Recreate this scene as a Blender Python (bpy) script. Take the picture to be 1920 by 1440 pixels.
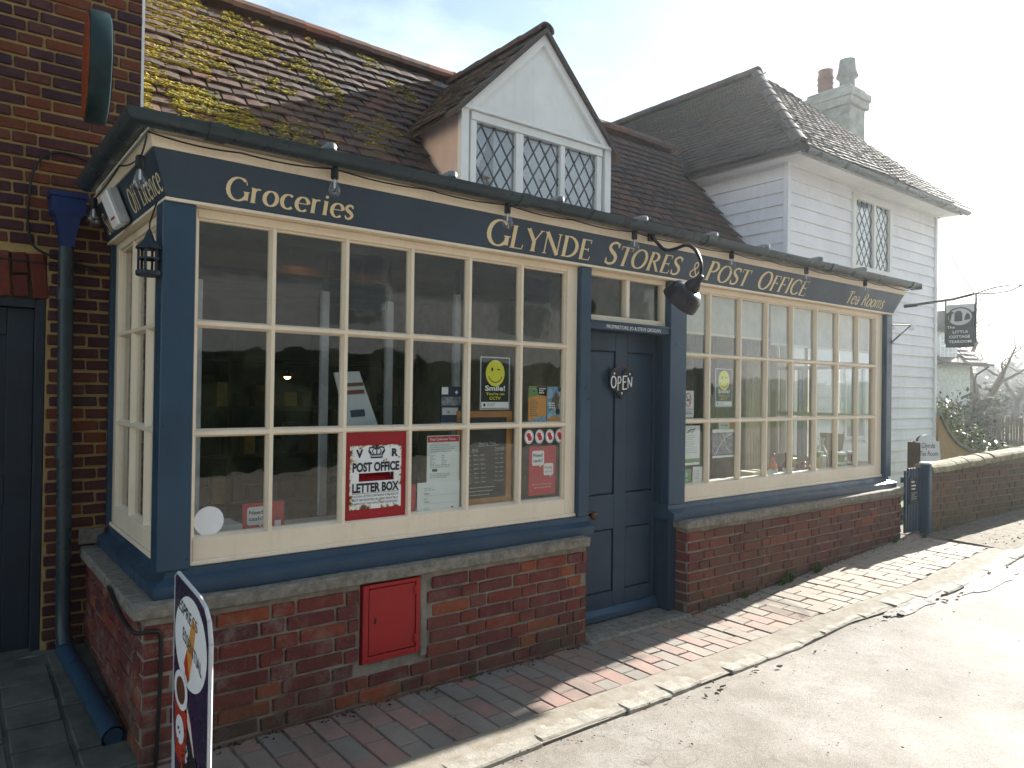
import bpy, math, random
from mathutils import Vector, Matrix, noise as mn
random.seed(7)
R = math.radians
for o in list(bpy.data.objects): bpy.data.objects.remove(o)
SC = bpy.context.scene
COL = SC.collection

# ------------------------------------------------------------------ camera, sky, sun, exposure
cam = bpy.data.cameras.new('camera'); camo = bpy.data.objects.new('camera', cam); COL.objects.link(camo)
cam.sensor_width = 36; cam.lens = 1377.2/1920*36; cam.clip_start = 0.05; cam.clip_end = 3000
CAM = Vector((0, -3.2, 1.5))
yaw, pitch, roll = R(38.14), R(0.44), R(0.81)
fw = Vector((math.sin(yaw)*math.cos(pitch), math.cos(yaw)*math.cos(pitch), math.sin(pitch)))
rt = Vector((math.cos(yaw), -math.sin(yaw), 0)); up = rt.cross(fw)
r2 = math.cos(roll)*rt + math.sin(roll)*up; u2 = -math.sin(roll)*rt + math.cos(roll)*up
m = Matrix((r2, u2, -fw)).transposed().to_4x4(); m.translation = CAM
camo.matrix_world = m
SC.camera = camo

SUN = Vector((2.0, 0.19, 1.0)).normalized()
W = bpy.data.worlds.new('World'); SC.world = W; W.use_nodes = True
wn, wl = W.node_tree.nodes, W.node_tree.links
bg = wn['Background']
sky = wn.new('ShaderNodeTexSky'); sky.sky_type = 'NISHITA'; sky.sun_disc = False
sky.sun_elevation = math.asin(SUN.z); sky.sun_rotation = math.atan2(SUN.x, SUN.y)
sky.air_density = 1.6; sky.dust_density = 1.0; sky.altitude = 30
tc = wn.new('ShaderNodeTexCoord'); mp = wn.new('ShaderNodeMapping'); mp.inputs['Scale'].default_value = (1.2, 1.2, 3.0)
cn = wn.new('ShaderNodeTexNoise'); cn.inputs['Scale'].default_value = 2.2; cn.inputs['Detail'].default_value = 7; cn.inputs['Roughness'].default_value = .55
cr = wn.new('ShaderNodeValToRGB'); cr.color_ramp.elements[0].position = .50; cr.color_ramp.elements[1].position = .74
mx = wn.new('ShaderNodeMix'); mx.data_type = 'RGBA'; mx.inputs['B'].default_value = (7.6, 8.3, 9.1, 1)
wl.new(tc.outputs['Generated'], mp.inputs[0]); wl.new(mp.outputs[0], cn.inputs[0]); wl.new(cn.outputs[0], cr.inputs[0])
ml = wn.new('ShaderNodeMath'); ml.operation = 'MULTIPLY_ADD'; ml.inputs[1].default_value = .55; ml.use_clamp = True
sxz = wn.new('ShaderNodeSeparateXYZ'); wl.new(tc.outputs['Generated'], sxz.inputs[0])
hz = wn.new('ShaderNodeMapRange'); hz.inputs[1].default_value = .0; hz.inputs[2].default_value = .42; hz.inputs[3].default_value = .75; hz.inputs[4].default_value = .0
wl.new(sxz.outputs[2], hz.inputs[0]); wl.new(hz.outputs[0], ml.inputs[2])
wl.new(cr.outputs[0], ml.inputs[0]); wl.new(ml.outputs[0], mx.inputs['Factor']); wl.new(sky.outputs[0], mx.inputs['A'])
wl.new(mx.outputs['Result'], bg.inputs[0]); bg.inputs[1].default_value = 0.055

sl = bpy.data.lights.new('sun', 'SUN'); sl.energy = 5.0; sl.angle = R(.5); sl.color = (1, .965, .90)
so = bpy.data.objects.new('sun', sl); COL.objects.link(so); so.rotation_euler = SUN.to_track_quat('Z', 'Y').to_euler(); so.location = (8, 3, 12)
vs = SC.view_settings; SC.display_settings.display_device = 'sRGB'
vs.view_transform = 'Standard'; vs.look = 'None'; vs.gamma = 1; vs.exposure = 1.92; vs.use_curve_mapping = False
SC.render.engine = 'CYCLES'
SC.cycles.transparent_max_bounces = 24; SC.cycles.max_bounces = 8

# ------------------------------------------------------------------ materials
MAT = {}
def nodes(name):
    m = bpy.data.materials.new(name); m.use_nodes = True
    MAT[name] = m
    return m, m.node_tree.nodes, m.node_tree.links, m.node_tree.nodes['Principled BSDF']
def rnd_socket(n, l):
    """0..1 value different for each object and each loose island"""
    oi = n.new('ShaderNodeObjectInfo'); ge = n.new('ShaderNodeNewGeometry')
    a = n.new('ShaderNodeMath'); a.operation = 'ADD'; f = n.new('ShaderNodeMath'); f.operation = 'FRACT'
    l.new(oi.outputs['Random'], a.inputs[0]); l.new(ge.outputs['Random Per Island'], a.inputs[1]); l.new(a.outputs[0], f.inputs[0])
    return f.outputs[0]
def ramp(n, l, src, stops, interp='LINEAR'):
    c = n.new('ShaderNodeValToRGB'); c.color_ramp.interpolation = interp
    e = c.color_ramp.elements
    while len(e) < len(stops): e.new(.5)
    for i, (p, col) in enumerate(stops):
        e[i].position = p; e[i].color = (*col, 1) if len(col) == 3 else col
    l.new(src, c.inputs[0]); return c.outputs[0]
def noise(n, l, vec, scale, detail=5, rough=.6, dist=0):
    t = n.new('ShaderNodeTexNoise'); t.inputs['Scale'].default_value = scale; t.inputs['Detail'].default_value = detail
    t.inputs['Roughness'].default_value = rough; t.inputs['Distortion'].default_value = dist
    if vec is not None: l.new(vec, t.inputs[0])
    return t.outputs[0]
def mixc(n, l, fac, a, b, mode='MIX'):
    x = n.new('ShaderNodeMix'); x.data_type = 'RGBA'; x.blend_type = mode
    for s, v in (('Factor', fac), ('A', a), ('B', b)):
        if isinstance(v, bpy.types.NodeSocket): l.new(v, x.inputs[s])
        elif s == 'Factor': x.inputs[s].default_value = v
        else: x.inputs[s].default_value = (*v, 1)
    return x.outputs['Result']
def wpos(n):
    return n.new('ShaderNodeNewGeometry').outputs['Position']
def sepz(n, l, vec, axis=2):
    s = n.new('ShaderNodeSeparateXYZ'); l.new(vec, s.inputs[0]); return s.outputs[axis]
def maprange(n, l, src, a, b, c=0., d=1.):
    k = n.new('ShaderNodeMapRange'); l.new(src, k.inputs[0])
    for i, v in enumerate((a, b, c, d)): k.inputs[i+1].default_value = v
    return k.outputs[0]
def math_(n, l, op, a, b=0.):
    k = n.new('ShaderNodeMath'); k.operation = op
    for i, v in enumerate((a, b)):
        if isinstance(v, bpy.types.NodeSocket): l.new(v, k.inputs[i])
        else: k.inputs[i].default_value = v
    return k.outputs[0]
def bump(n, l, b, h, strength, dist=.01):
    k = n.new('ShaderNodeBump'); k.inputs['Strength'].default_value = strength; k.inputs['Distance'].default_value = dist
    l.new(h, k.inputs['Height']); l.new(k.outputs[0], b.inputs['Normal'])

def mat(name, col, rough=.6, metal=0, var=.12, scale=9, bmp=.15, bscale=60, col2=None, spec=.3, fine=None, coat=0):
    """plain procedural surface: two-tone mottling, grain relief and varied gloss"""
    m, n, l, b = nodes(name)
    v = wpos(n)
    c2 = col2 or tuple(max(0, c*(1-var*2.2)) for c in col)
    nz = noise(n, l, v, scale, 6, .65)
    c = ramp(n, l, nz, [(.35, c2), (.62, col)])
    l.new(c, b.inputs['Base Color'])
    r = maprange(n, l, noise(n, l, v, scale*2.3, 4), .3, .7, max(.03, rough-.12), min(1, rough+.12)); l.new(r, b.inputs['Roughness'])
    b.inputs['Metallic'].default_value = metal; b.inputs['Specular IOR Level'].default_value = spec
    b.inputs['Coat Weight'].default_value = coat
    if bmp: bump(n, l, b, noise(n, l, v, bscale, 5, .6), bmp, .004)
    return m

def brick_mat(name, cols, dirt, green=None, bloom=.35):
    m, n, l, b = nodes(name)
    v = wpos(n); rs = rnd_socket(n, l)
    c = ramp(n, l, rs, [(i/len(cols), k) for i, k in enumerate(cols)], 'CONSTANT')
    c = mixc(n, l, maprange(n, l, noise(n, l, v, 35, 6, .7), .35, .75, 0, .55), c, tuple(x*.45 for x in cols[0]))
    lime = math_(n, l, 'MULTIPLY', maprange(n, l, noise(n, l, v, 7, 7, .75), .50, .72, 0, bloom), maprange(n, l, sepz(n, l, v, 0), 1.0, 2.1, 1, .35))
    c = mixc(n, l, lime, c, dirt)
    if green: c = mixc(n, l, math_(n, l, 'MULTIPLY', maprange(n, l, sepz(n, l, v, 0), 3.7, 4.3, 0, .5), maprange(n, l, noise(n, l, v, 2.5, 6, .7), .35, .6, .4, 1)), c, (.12, .08, .055))
    speck = maprange(n, l, noise(n, l, v, 160, 3, .5), .62, .72, 0, .35); c = mixc(n, l, speck, c, tuple(x*1.3 for x in dirt))
    if green:
        g = math_(n, l, 'MULTIPLY', maprange(n, l, sepz(n, l, v), green[0], green[1], 1, 0), maprange(n, l, noise(n, l, v, 3.1, 5, .7), .38, .62, 0, .85))
        c = mixc(n, l, g, c, green[2])
    l.new(c, b.inputs['Base Color']); b.inputs['Roughness'].default_value = .88; b.inputs['Specular IOR Level'].default_value = .18
    h = math_(n, l, 'ADD', noise(n, l, v, 55, 6, .7), math_(n, l, 'MULTIPLY', noise(n, l, v, 260, 3), .35))
    bump(n, l, b, h, .55, .006)
    return m
brick_mat('plinth_brick', [(.17, .044, .034), (.12, .034, .032), (.20, .050, .034), (.095, .034, .036), (.15, .040, .034), (.25, .07, .032), (.13, .038, .036), (.15, .048, .040), (.12, .036, .034)], (.25, .20, .165), (.02, .30, (.075, .070, .045)), .85)
brick_mat('old_brick', [(.065, .026, .028), (.085, .032, .028), (.045, .022, .030), (.075, .026, .026), (.11, .036, .024), (.055, .022, .028), (.15, .045, .02)], (.15, .10, .07), None, .22)
brick_mat('wall_brick', [(.17, .10, .065), (.14, .085, .06), (.20, .11, .065), (.13, .09, .065)], (.28, .25, .19), (.1, .7, (.13, .12, .05)), .6)
brick_mat('ramp_brick', [(.42, .26, .13)], (.5, .42, .3), None, .4)
brick_mat('arch_brick', [(.13, .03, .022), (.22, .07, .03), (.10, .026, .024), (.16, .04, .028)], (.2, .14, .1), None, .2)
mat('ochre_mortar', (.35, .24, .095), .95, var=.2, scale=14, bmp=.6, bscale=180, col2=(.26, .18, .08))
mat('grey_mortar', (.26, .23, .19), .95, scale=12, bmp=.7, bscale=160, col2=(.15, .13, .105))
mat('wall_mortar', (.20, .17, .12), .95, scale=12, bmp=.7, bscale=160, col2=(.12, .11, .07))

def paint_mat(name, col, col2, rough, chips=None):
    m, n, l, b = nodes(name); v = wpos(n)
    c = ramp(n, l, noise(n, l, v, 2.5, 6, .6), [(.35, col2), (.65, col)])
    # brush drag: stretched fine noise, and grime specks
    mpn = n.new('ShaderNodeMapping'); mpn.inputs['Scale'].default_value = (14, 60, 90); l.new(v, mpn.inputs[0])
    fine = noise(n, l, mpn.outputs[0], 2, 4, .6)
    c = mixc(n, l, maprange(n, l, noise(n, l, v, 24, 7, .75), .56, .78, 0, .35), c, tuple(x*.55 for x in col))
    ms = n.new('ShaderNodeMapping'); ms.inputs['Scale'].default_value = (22, 22, 1.6); l.new(v, ms.inputs[0])
    c = mixc(n, l, maprange(n, l, noise(n, l, ms.outputs[0], 1, 5, .7), .52, .74, 0, .28), c, tuple(x*.6+.03 for x in col))
    if chips:
        c = mixc(n, l, maprange(n, l, noise(n, l, v, 19, 8, .8), .70, .715, 0, 1), c, chips)
    l.new(c, b.inputs['Base Color'])
    l.new(maprange(n, l, noise(n, l, v, 8, 5), .3, .7, rough-.1, rough+.14), b.inputs['Roughness'])
    b.inputs['Specular IOR Level'].default_value = .35
    bump(n, l, b, fine, .12, .003)
    return m
paint_mat('blue_paint', (.026, .062, .105), (.020, .047, .080), .36, (.14, .17, .19))
paint_mat('sign_blue', (.034, .058, .090), (.028, .047, .072), .42)
paint_mat('door_blue', (.020, .046, .080), (.016, .036, .062), .38, (.2, .22, .2))
paint_mat('dark_blue', (.014, .024, .04), (.010, .017, .028), .5)
paint_mat('hopper_blue', (.006, .025, .12), (.004, .018, .08), .45)
paint_mat('gutter_paint', (.034, .052, .062), (.022, .034, .042), .3)
paint_mat('cream_paint', (.82, .70, .54), (.75, .63, .475), .42, (.40, .34, .25))
paint_mat('white_paint', (.80, .79, .76), (.70, .69, .66), .5)
paint_mat('board_paint', (.82, .80, .83), (.72, .71, .74), .55)
paint_mat('red_paint', (.37, .008, .011), (.27, .007, .010), .42, (.16, .02, .02))
paint_mat('red_panel', (.34, .005, .012), (.28, .004, .010), .45)
paint_mat('pink_render', (.74, .58, .53), (.66, .50, .45), .85)
paint_mat('cream_render', (.74, .72, .69), (.64, .62, .59), .9)
paint_mat('letter_gold', (.76, .63, .38), (.70, .57, .33), .5)
mat('lead_grey', (.24, .25, .26), .6, .3, scale=20)
mat('came', (.10, .11, .12), .55, .4)
mat('iron', (.018, .018, .02), .45, .3, bmp=.3)
mat('brass', (.12, .07, .035), .32, 1.0)
mat('rubber', (.012, .012, .013), .6)
mat('black_gloss', (.012, .010, .016), .36)
mat('cable_black', (.014, .013, .013), .5)
mat('dark_wood', (.09, .05, .025), .55)
mat('pine', (.48, .22, .07), .5, col2=(.36, .15, .045))
mat('chalk_black', (.022, .024, .025), .75, col2=(.04, .042, .042), scale=14)
mat('chalk', (.62, .63, .62), .95)
mat('paper', (.74, .77, .76), .6, var=.03)
mat('ink', (.03, .03, .04), .7)
mat('ink_grey', (.42, .44, .45), .7)
mat('poster_black', (.012, .012, .012), .35)
mat('smile_yellow', (.78, .72, .06), .45, var=.02)
mat('poster_red', (.52, .03, .045), .45, var=.04)
mat('orange_print', (.75, .26, .03), .45, col2=(.45, .30, .12), scale=40)
mat('blue_print', (.05, .28, .55), .45, col2=(.5, .55, .5), scale=35)
mat('green_print', (.10, .30, .06), .45)
mat('navy_print', (.02, .035, .08), .4)
mat('photo_print', (.30, .30, .34), .4, col2=(.05, .05, .07), scale=28)
mat('white_print', (.8, .8, .8), .5, var=.02)
mat('grey_white', (.55, .56, .57), .4, var=.05)
mat('upright_grey', (.45, .46, .48), .4)
mat('grey_wall', (.16, .155, .145), .9, scale=2.2, col2=(.085, .083, .08))
mat('room_cream', (.55, .49, .36), .8)
mat('room_floor', (.12, .09, .06), .6)
mat('blind_cloth', (.55, .54, .50), .85, bscale=300)
mat('curtain_cloth', (.50, .45, .36), .9, scale=5)
mat('dark_cloth', (.05, .045, .04), .9, scale=5)
mat('cardboard', (.62, .55, .42), .8)
mat('dark_box', (.16, .12, .06), .5)
mat('orange_drink', (.55, .13, .02), .15)
mat('dark_glass_bottle', (.02, .012, .012), .1)
mat('onion', (.22, .03, .05), .3)
mat('basket', (.25, .12, .05), .7)
mat('yellow_goods', (.65, .48, .12), .45)
mat('cream_oval', (.65, .5, .3), .6)
mat('terracotta', (.20, .075, .045), .85, scale=12, bscale=90, bmp=.4, col2=(.12, .06, .045))
mat('old_terracotta', (.15, .085, .062), .85, scale=12, bscale=90, bmp=.4, col2=(.085, .06, .05))
mat('pot_grey', (.16, .17, .15), .9, bmp=.4)
mat('chimney_render', (.33, .34, .30), .95, scale=6, bmp=.5, bscale=90, col2=(.2, .21, .18))
mat('bark', (.10, .085, .065), .95, bmp=.8, bscale=30)
mat('fence_wood', (.16, .13, .09), .9)
mat('hill_green', (.10, .12, .075), 1, scale=.05)
mat('grass_green', (.07, .11, .03), .95, scale=3, bmp=.6)
mat('weed_green', (.055, .12, .02), .6)
mat('debris', (.045, .035, .025), .9)
mat('drum_green', (.006, .016, .016), .45, col2=(.012, .04, .04), scale=5)
mat('drum_red', (.22, .02, .006), .4, col2=(.35, .08, .01), scale=12)
mat('purple_print', (.035, .018, .06), .25, col2=(.025, .014, .035), scale=4)
mat('bean_brown', (.025, .015, .012), .45)
mat('cup_red', (.55, .05, .02), .35)
mat('coffee', (.14, .05, .025), .5)
mat('sill_inner', (.70, .68, .62), .5)
mat('sign_green', (.035, .06, .055), .5)
mat('far_wall', (.68, .68, .66), .9)
mat('hedge_green', (.03, .05, .018), .9, scale=4, bmp=.8, bscale=12)

# enamel plate with rust on its edges
m, n, l, b = nodes('rusty_enamel'); v = wpos(n)
sx = sepz(n, l, v, 0); sz = sepz(n, l, v, 2)
ex = math_(n, l, 'ABSOLUTE', math_(n, l, 'SUBTRACT', sx, 1.6915)); ez = math_(n, l, 'ABSOLUTE', math_(n, l, 'SUBTRACT', sz, 1.070))
ed = math_(n, l, 'MAXIMUM', maprange(n, l, ex, .115, .142), maprange(n, l, ez, .128, .155))
nn = noise(n, l, v, 26, 8, .75)
rf = math_(n, l, 'ADD', nn, math_(n, l, 'MULTIPLY', ed, .17))
c = ramp(n, l, rf, [(.60, (.74, .76, .76)), (.64, (.55, .38, .16)), (.67, (.22, .09, .03)), (.75, (.07, .03, .015))])
l.new(c, b.inputs['Base Color']); b.inputs['Roughness'].default_value = .3

# roof tiles: weathered browns, lichen, and a mossy zone at the left end
def tile_mat(name, cols, moss):
    m, n, l, b = nodes(name); v = wpos(n); rs = rnd_socket(n, l)
    c = ramp(n, l, rs, [(i/len(cols), k) for i, k in enumerate(cols)], 'CONSTANT')
    c = mixc(n, l, maprange(n, l, noise(n, l, v, 22, 6, .7), .4, .7, 0, .6), c, (.03, .025, .022))
    c = mixc(n, l, maprange(n, l, noise(n, l, v, 48, 5, .7), .60, .70, 0, .6), c, (.24, .22, .17))
    if moss:
        g = math_(n, l, 'MULTIPLY', maprange(n, l, sepz(n, l, v, 0), moss[0], moss[1], 1, 0), maprange(n, l, noise(n, l, v, 16, 6, .8), .54, .62, 0, .6))
        c = mixc(n, l, g, c, (.11, .10, .03))
    l.new(c, b.inputs['Base Color']); b.inputs['Roughness'].default_value = .82
    bump(n, l, b, noise(n, l, v, 70, 6, .7), .5, .006)
tile_mat('roof_tile_clay', [(.078, .046, .036), (.054, .034, .030), (.092, .050, .038), (.044, .032, .030), (.066, .040, .032), (.115, .052, .034)], (1.2, 3.4))
tile_mat('roof_tile_dark', [(.075, .055, .045), (.055, .042, .036), (.095, .062, .046), (.06, .052, .045)], None)
m, n, l, b = nodes('moss'); v = wpos(n)
c = ramp(n, l, rnd_socket(n, l), [(0, (.22, .18, .015)), (.35, (.30, .24, .02)), (.6, (.15, .14, .02)), (.85, (.10, .09, .03))], 'CONSTANT'); l.new(c, b.inputs['Base Color']); b.inputs['Roughness'].default_value = .95
bump(n, l, b, noise(n, l, v, 300, 3), .8, .003)

# pavers
m, n, l, b = nodes('paver_clay'); v = wpos(n); rs = rnd_socket(n, l)
c = ramp(n, l, rs, [(0, (.24, .15, .125)), (.22, (.215, .185, .16)), (.42, (.26, .145, .12)), (.56, (.18, .165, .145)), (.74, (.28, .165, .135)), (.88, (.235, .20, .165))], 'CONSTANT')
c = mixc(n, l, maprange(n, l, noise(n, l, v, 9, 6, .7), .4, .7, 0, .55), c, (.20, .175, .14))
c = mixc(n, l, maprange(n, l, noise(n, l, v, 120, 3), .6, .7, 0, .3), c, (.1, .08, .07))
# stains, then a sunlit pale tone painted in towards the far end
c = mixc(n, l, maprange(n, l, noise(n, l, v, 2.2, 6, .7), .42, .62, 0, .6), c, (.13, .11, .09))
c = mixc(n, l, maprange(n, l, sepz(n, l, v, 0), 2.4, 6.5, 0, .7), c, (.40, .33, .25))
l.new(c, b.inputs['Base Color']); b.inputs['Roughness'].default_value = .85
bump(n, l, b, math_(n, l, 'ADD', noise(n, l, v, 45, 6, .7), noise(n, l, v, 250, 2)), .45, .004)
# road
m, n, l, b = nodes('road_tarmac'); v = wpos(n)
c = ramp(n, l, noise(n, l, v, 1.6, 7, .65), [(.32, (.120, .098, .072)), (.48, (.19, .165, .135)), (.64, (.25, .23, .20))])
c = mixc(n, l, maprange(n, l, noise(n, l, v, 5, 8, .78), .50, .66, 0, .6), c, (.13, .105, .075))
c = mixc(n, l, maprange(n, l, noise(n, l, v, 300, 2, .5), .56, .66, 0, .5), c, (.12, .11, .10))
c = mixc(n, l, maprange(n, l, noise(n, l, v, 210, 2, .5), .60, .70, 0, .5), c, (.46, .44, .40))
vo = n.new('ShaderNodeTexVoronoi'); vo.feature = 'DISTANCE_TO_EDGE'; vo.inputs['Scale'].default_value = 1.1
wv = n.new('ShaderNodeVectorMath'); wv.operation = 'ADD'; nv = n.new('ShaderNodeTexNoise'); nv.inputs['Scale'].default_value = 3; l.new(v, nv.inputs[0]); l.new(nv.outputs[1], wv.inputs[1]); l.new(v, wv.inputs[0]); l.new(wv.outputs[0], vo.inputs[0])
crk = math_(n, l, 'MULTIPLY', maprange(n, l, vo.outputs[0], .0, .008, .6, 0), maprange(n, l, noise(n, l, v, 1.1, 3), .50, .60, 0, 1))
c = mixc(n, l, crk, c, (.06, .05, .04))
c = mixc(n, l, maprange(n, l, noise(n, l, v, 80, 4, .7), .54, .66, 0, .7), c, (.085, .075, .062))
l.new(c, b.inputs['Base Color']); b.inputs['Roughness'].default_value = .8
bump(n, l, b, math_(n, l, 'ADD', noise(n, l, v, 210, 3, .7), math_(n, l, 'MULTIPLY', noise(n, l, v, 14, 5), 1.2)), .5, .006)
mat('kerb_stone', (.30, .285, .245), .85, scale=18, bmp=.7, bscale=70, col2=(.22, .19, .15))
mat('kerb_mortar', (.26, .235, .195), .95, scale=14, bmp=.6, bscale=140, col2=(.20, .17, .125))
mat('coping_lichen', (.34, .31, .20), .95, scale=12, bmp=.9, bscale=70, col2=(.18, .15, .09))
mat('slab_stone', (.25, .225, .19), .92, scale=26, bmp=1., bscale=90, col2=(.13, .12, .095))
mat('sand_joint', (.20, .17, .125), .95, scale=14, bmp=.6, bscale=140, col2=(.11, .095, .07))
mat('alley_ground', (.12, .12, .10), .95, scale=5, bmp=.6, bscale=60, col2=(.06, .062, .05))
mat('puddle', (.24, .22, .19), .34, bmp=.5, bscale=60, spec=1.0)

def glass_mat(name, tint=(1, 1, 1), ior=1.5, wav=.04, extra=0.):
    m = bpy.data.materials.new(name); m.use_nodes = True; MAT[name] = m
    n, l = m.node_tree.nodes, m.node_tree.links; n.clear()
    out = n.new('ShaderNodeOutputMaterial'); t = n.new('ShaderNodeBsdfTransparent'); g = n.new('ShaderNodeBsdfGlossy')
    fr = n.new('ShaderNodeFresnel'); mix = n.new('ShaderNodeMixShader')
    t.inputs[0].default_value = (*tint, 1); g.inputs['Roughness'].default_value = .015
    bp = n.new('ShaderNodeBump'); bp.inputs['Strength'].default_value = wav; bp.inputs['Distance'].default_value = .01
    l.new(noise(n, l, wpos(n), 5, 2), bp.inputs['Height']); l.new(bp.outputs[0], g.inputs['Normal'])
    bf = n.new('ShaderNodeNewGeometry').outputs['Backfacing']   # same reflectance on the way out as on the way in
    l.new(maprange(n, l, bf, 0, 1, ior, 1/ior), fr.inputs[0])
    ad = math_(n, l, 'ADD', fr.outputs[0], extra)
    l.new(ad, mix.inputs[0]); l.new(t.outputs[0], mix.inputs[1]); l.new(g.outputs[0], mix.inputs[2]); l.new(mix.outputs[0], out.inputs[0])
glass_mat('pane_glass', (.95, .97, .96), 1.55, .10, .008)
glass_mat('leaded_glass', (.80, .83, .85), 1.7, .3, .05)
glass_mat('bulb_glass', (.86, .87, .9), 1.45, 0, .04)
glass_mat('cellophane', (.85, .9, .85), 1.6, 1.0, .10)
def emit(name, col, s):
    m, n, l, b = nodes(name); b.inputs['Emission Color'].default_value = (*col, 1); b.inputs['Emission Strength'].default_value = s
    b.inputs['Base Color'].default_value = (*col, 1)
emit('warm_lamp', (1, .50, .16), 9)

# glossy evergreen leaves
m, n, l, b = nodes('leaf_glossy')
c = ramp(n, l, rnd_socket(n, l), [(0, (.05, .075, .02)), (.5, (.08, .11, .03)), (1, (.13, .13, .045))]); l.new(c, b.inputs['Base Color'])
b.inputs['Roughness'].default_value = .22
m, n, l, b = nodes('leaf_dull')
c = ramp(n, l, rnd_socket(n, l), [(0, (.035, .055, .02)), (1, (.08, .10, .04))]); l.new(c, b.inputs['Base Color']); b.inputs['Roughness'].default_value = .7

# ------------------------------------------------------------------ object helpers
WL = {}
def link(o, parent=None, wloc=(0, 0, 0)):
    COL.objects.link(o); w = Vector(wloc); WL[o.name] = w
    if parent is not None:
        o.parent = parent; o.location = w - WL[parent.name]
    else: o.location = w
    return o
def thing(name, label, cat, loc, group=None):
    o = bpy.data.objects.new(name, None); o.empty_display_size = .1
    link(o, None, loc); o['label'] = label; o['category'] = cat
    if group: o['group'] = group
    return o
def tag(o, label, cat, group=None):
    o['label'] = label; o['category'] = cat
    if group: o['group'] = group
    return o
class MB:
    def __init__(s): s.v = []; s.f = []
    def add(s, vs, fs):
        k = len(s.v); s.v += [Vector(p) for p in vs]; s.f += [tuple(i+k for i in f) for f in fs]; return s
    def box(s, x0, x1, y0, y1, z0, z1, b=0.):
        if x0 > x1: x0, x1 = x1, x0
        if y0 > y1: y0, y1 = y1, y0
        if z0 > z1: z0, z1 = z1, z0
        if b <= 0:
            return s.add([(x, y, z) for z in (z0, z1) for y in (y0, y1) for x in (x0, x1)],
                         [(0, 2, 3, 1), (4, 5, 7, 6), (0, 1, 5, 4), (2, 6, 7, 3), (0, 4, 6, 2), (1, 3, 7, 5)])
        b = min(b, (x1-x0)*.45, (y1-y0)*.45, (z1-z0)*.45)
        vs, idx = [], {}
        X, Y, Z = (x0, x1), (y0, y1), (z0, z1)
        for i in (0, 1):
            for j in (0, 1):
                for k in (0, 1):
                    dx, dy, dz = b*(1-2*i), b*(1-2*j), b*(1-2*k)
                    for a in range(3):
                        p = [X[i], Y[j], Z[k]]
                        if a != 0: p[0] += dx
                        if a != 1: p[1] += dy
                        if a != 2: p[2] += dz
                        idx[i, j, k, a] = len(vs); vs.append(tuple(p))
        I = lambda i, j, k, a: idx[i, j, k, a]
        fs = []
        for i in (0, 1):
            f = [I(i, 0, 0, 0), I(i, 1, 0, 0), I(i, 1, 1, 0), I(i, 0, 1, 0)]; fs.append(f if i else f[::-1])
            f = [I(0, i, 0, 1), I(0, i, 1, 1), I(1, i, 1, 1), I(1, i, 0, 1)]; fs.append(f if i else f[::-1])
            f = [I(0, 0, i, 2), I(1, 0, i, 2), I(1, 1, i, 2), I(0, 1, i, 2)]; fs.append(f if i else f[::-1])
        for i in (0, 1):
            for j in (0, 1):
                s1 = (i == j)
                f = [I(i, j, 0, 0), I(i, j, 0, 1), I(i, j, 1, 1), I(i, j, 1, 0)]; fs.append(f if s1 else f[::-1])
                f = [I(i, 0, j, 0), I(i, 0, j, 2), I(i, 1, j, 2), I(i, 1, j, 0)]; fs.append(f[::-1] if s1 else f)
                f = [I(0, i, j, 1), I(0, i, j, 2), I(1, i, j, 2), I(1, i, j, 1)]; fs.append(f if s1 else f[::-1])
        for i in (0, 1):
            for j in (0, 1):
                for k in (0, 1):
                    f = [I(i, j, k, 0), I(i, j, k, 1), I(i, j, k, 2)]
                    fs.append(f if (i+j+k) % 2 else f[::-1])
        return s.add(vs, fs)
    def prism(s, pts, axis, a0, a1):
        """closed 2D polygon (other two axes in order) extruded along an axis"""
        def P(p, a):
            q = list(p); q.insert(axis, a); return tuple(q)
        n = len(pts)
        return s.add([P(p, a0) for p in pts] + [P(p, a1) for p in pts],
                     [tuple(range(n))[::-1], tuple(range(n, 2*n))] + [(i, (i+1) % n, n+(i+1) % n, n+i) for i in range(n)])
    def hull(s, a, b):
        """two equal loops of points joined into a solid"""
        n = len(a)
        return s.add(list(a)+list(b), [tuple(range(n))[::-1], tuple(range(n, 2*n))] + [(i, (i+1) % n, n+(i+1) % n, n+i) for i in range(n)])
    def tube(s, pts, r, n=8, caps=True):
        pts = [Vector(p) for p in pts]; rs = r if isinstance(r, (list, tuple)) else [r]*len(pts)
        k0 = len(s.v); ref = None
        for i, p in enumerate(pts):
            t = (pts[min(i+1, len(pts)-1)] - pts[max(i-1, 0)]).normalized()
            if ref is None:
                ref = t.orthogonal().normalized()
            ref = (ref - t*ref.dot(t)).normalized(); bi = t.cross(ref)
            for a in range(n):
                an = 2*math.pi*a/n; s.v.append(p + (ref*math.cos(an)+bi*math.sin(an))*rs[i])
        for i in range(len(pts)-1):
            for a in range(n):
                q = k0+i*n; s.f.append((q+a, q+(a+1) % n, q+n+(a+1) % n, q+n+a))
        if caps:
            s.f.append(tuple(range(k0, k0+n))[::-1]); s.f.append(tuple(range(k0+(len(pts)-1)*n, k0+len(pts)*n)))
        return s
    def lathe(s, prof, o, axis=(0, 0, 1), n=16):
        o = Vector(o); A = Vector(axis).normalized(); e = A.orthogonal().normalized(); g = A.cross(e)
        k0 = len(s.v)
        for r, h in prof:
            for a in range(n):
                an = 2*math.pi*a/n; s.v.append(o + A*h + (e*math.cos(an)+g*math.sin(an))*max(r, 1e-4))
        for i in range(len(prof)-1):
            for a in range(n):
                q = k0+i*n; s.f.append((q+a, q+(a+1) % n, q+n+(a+1) % n, q+n+a))
        s.f.append(tuple(range(k0, k0+n))[::-1]); s.f.append(tuple(range(k0+(len(prof)-1)*n, k0+len(prof)*n)))
        return s
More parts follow.
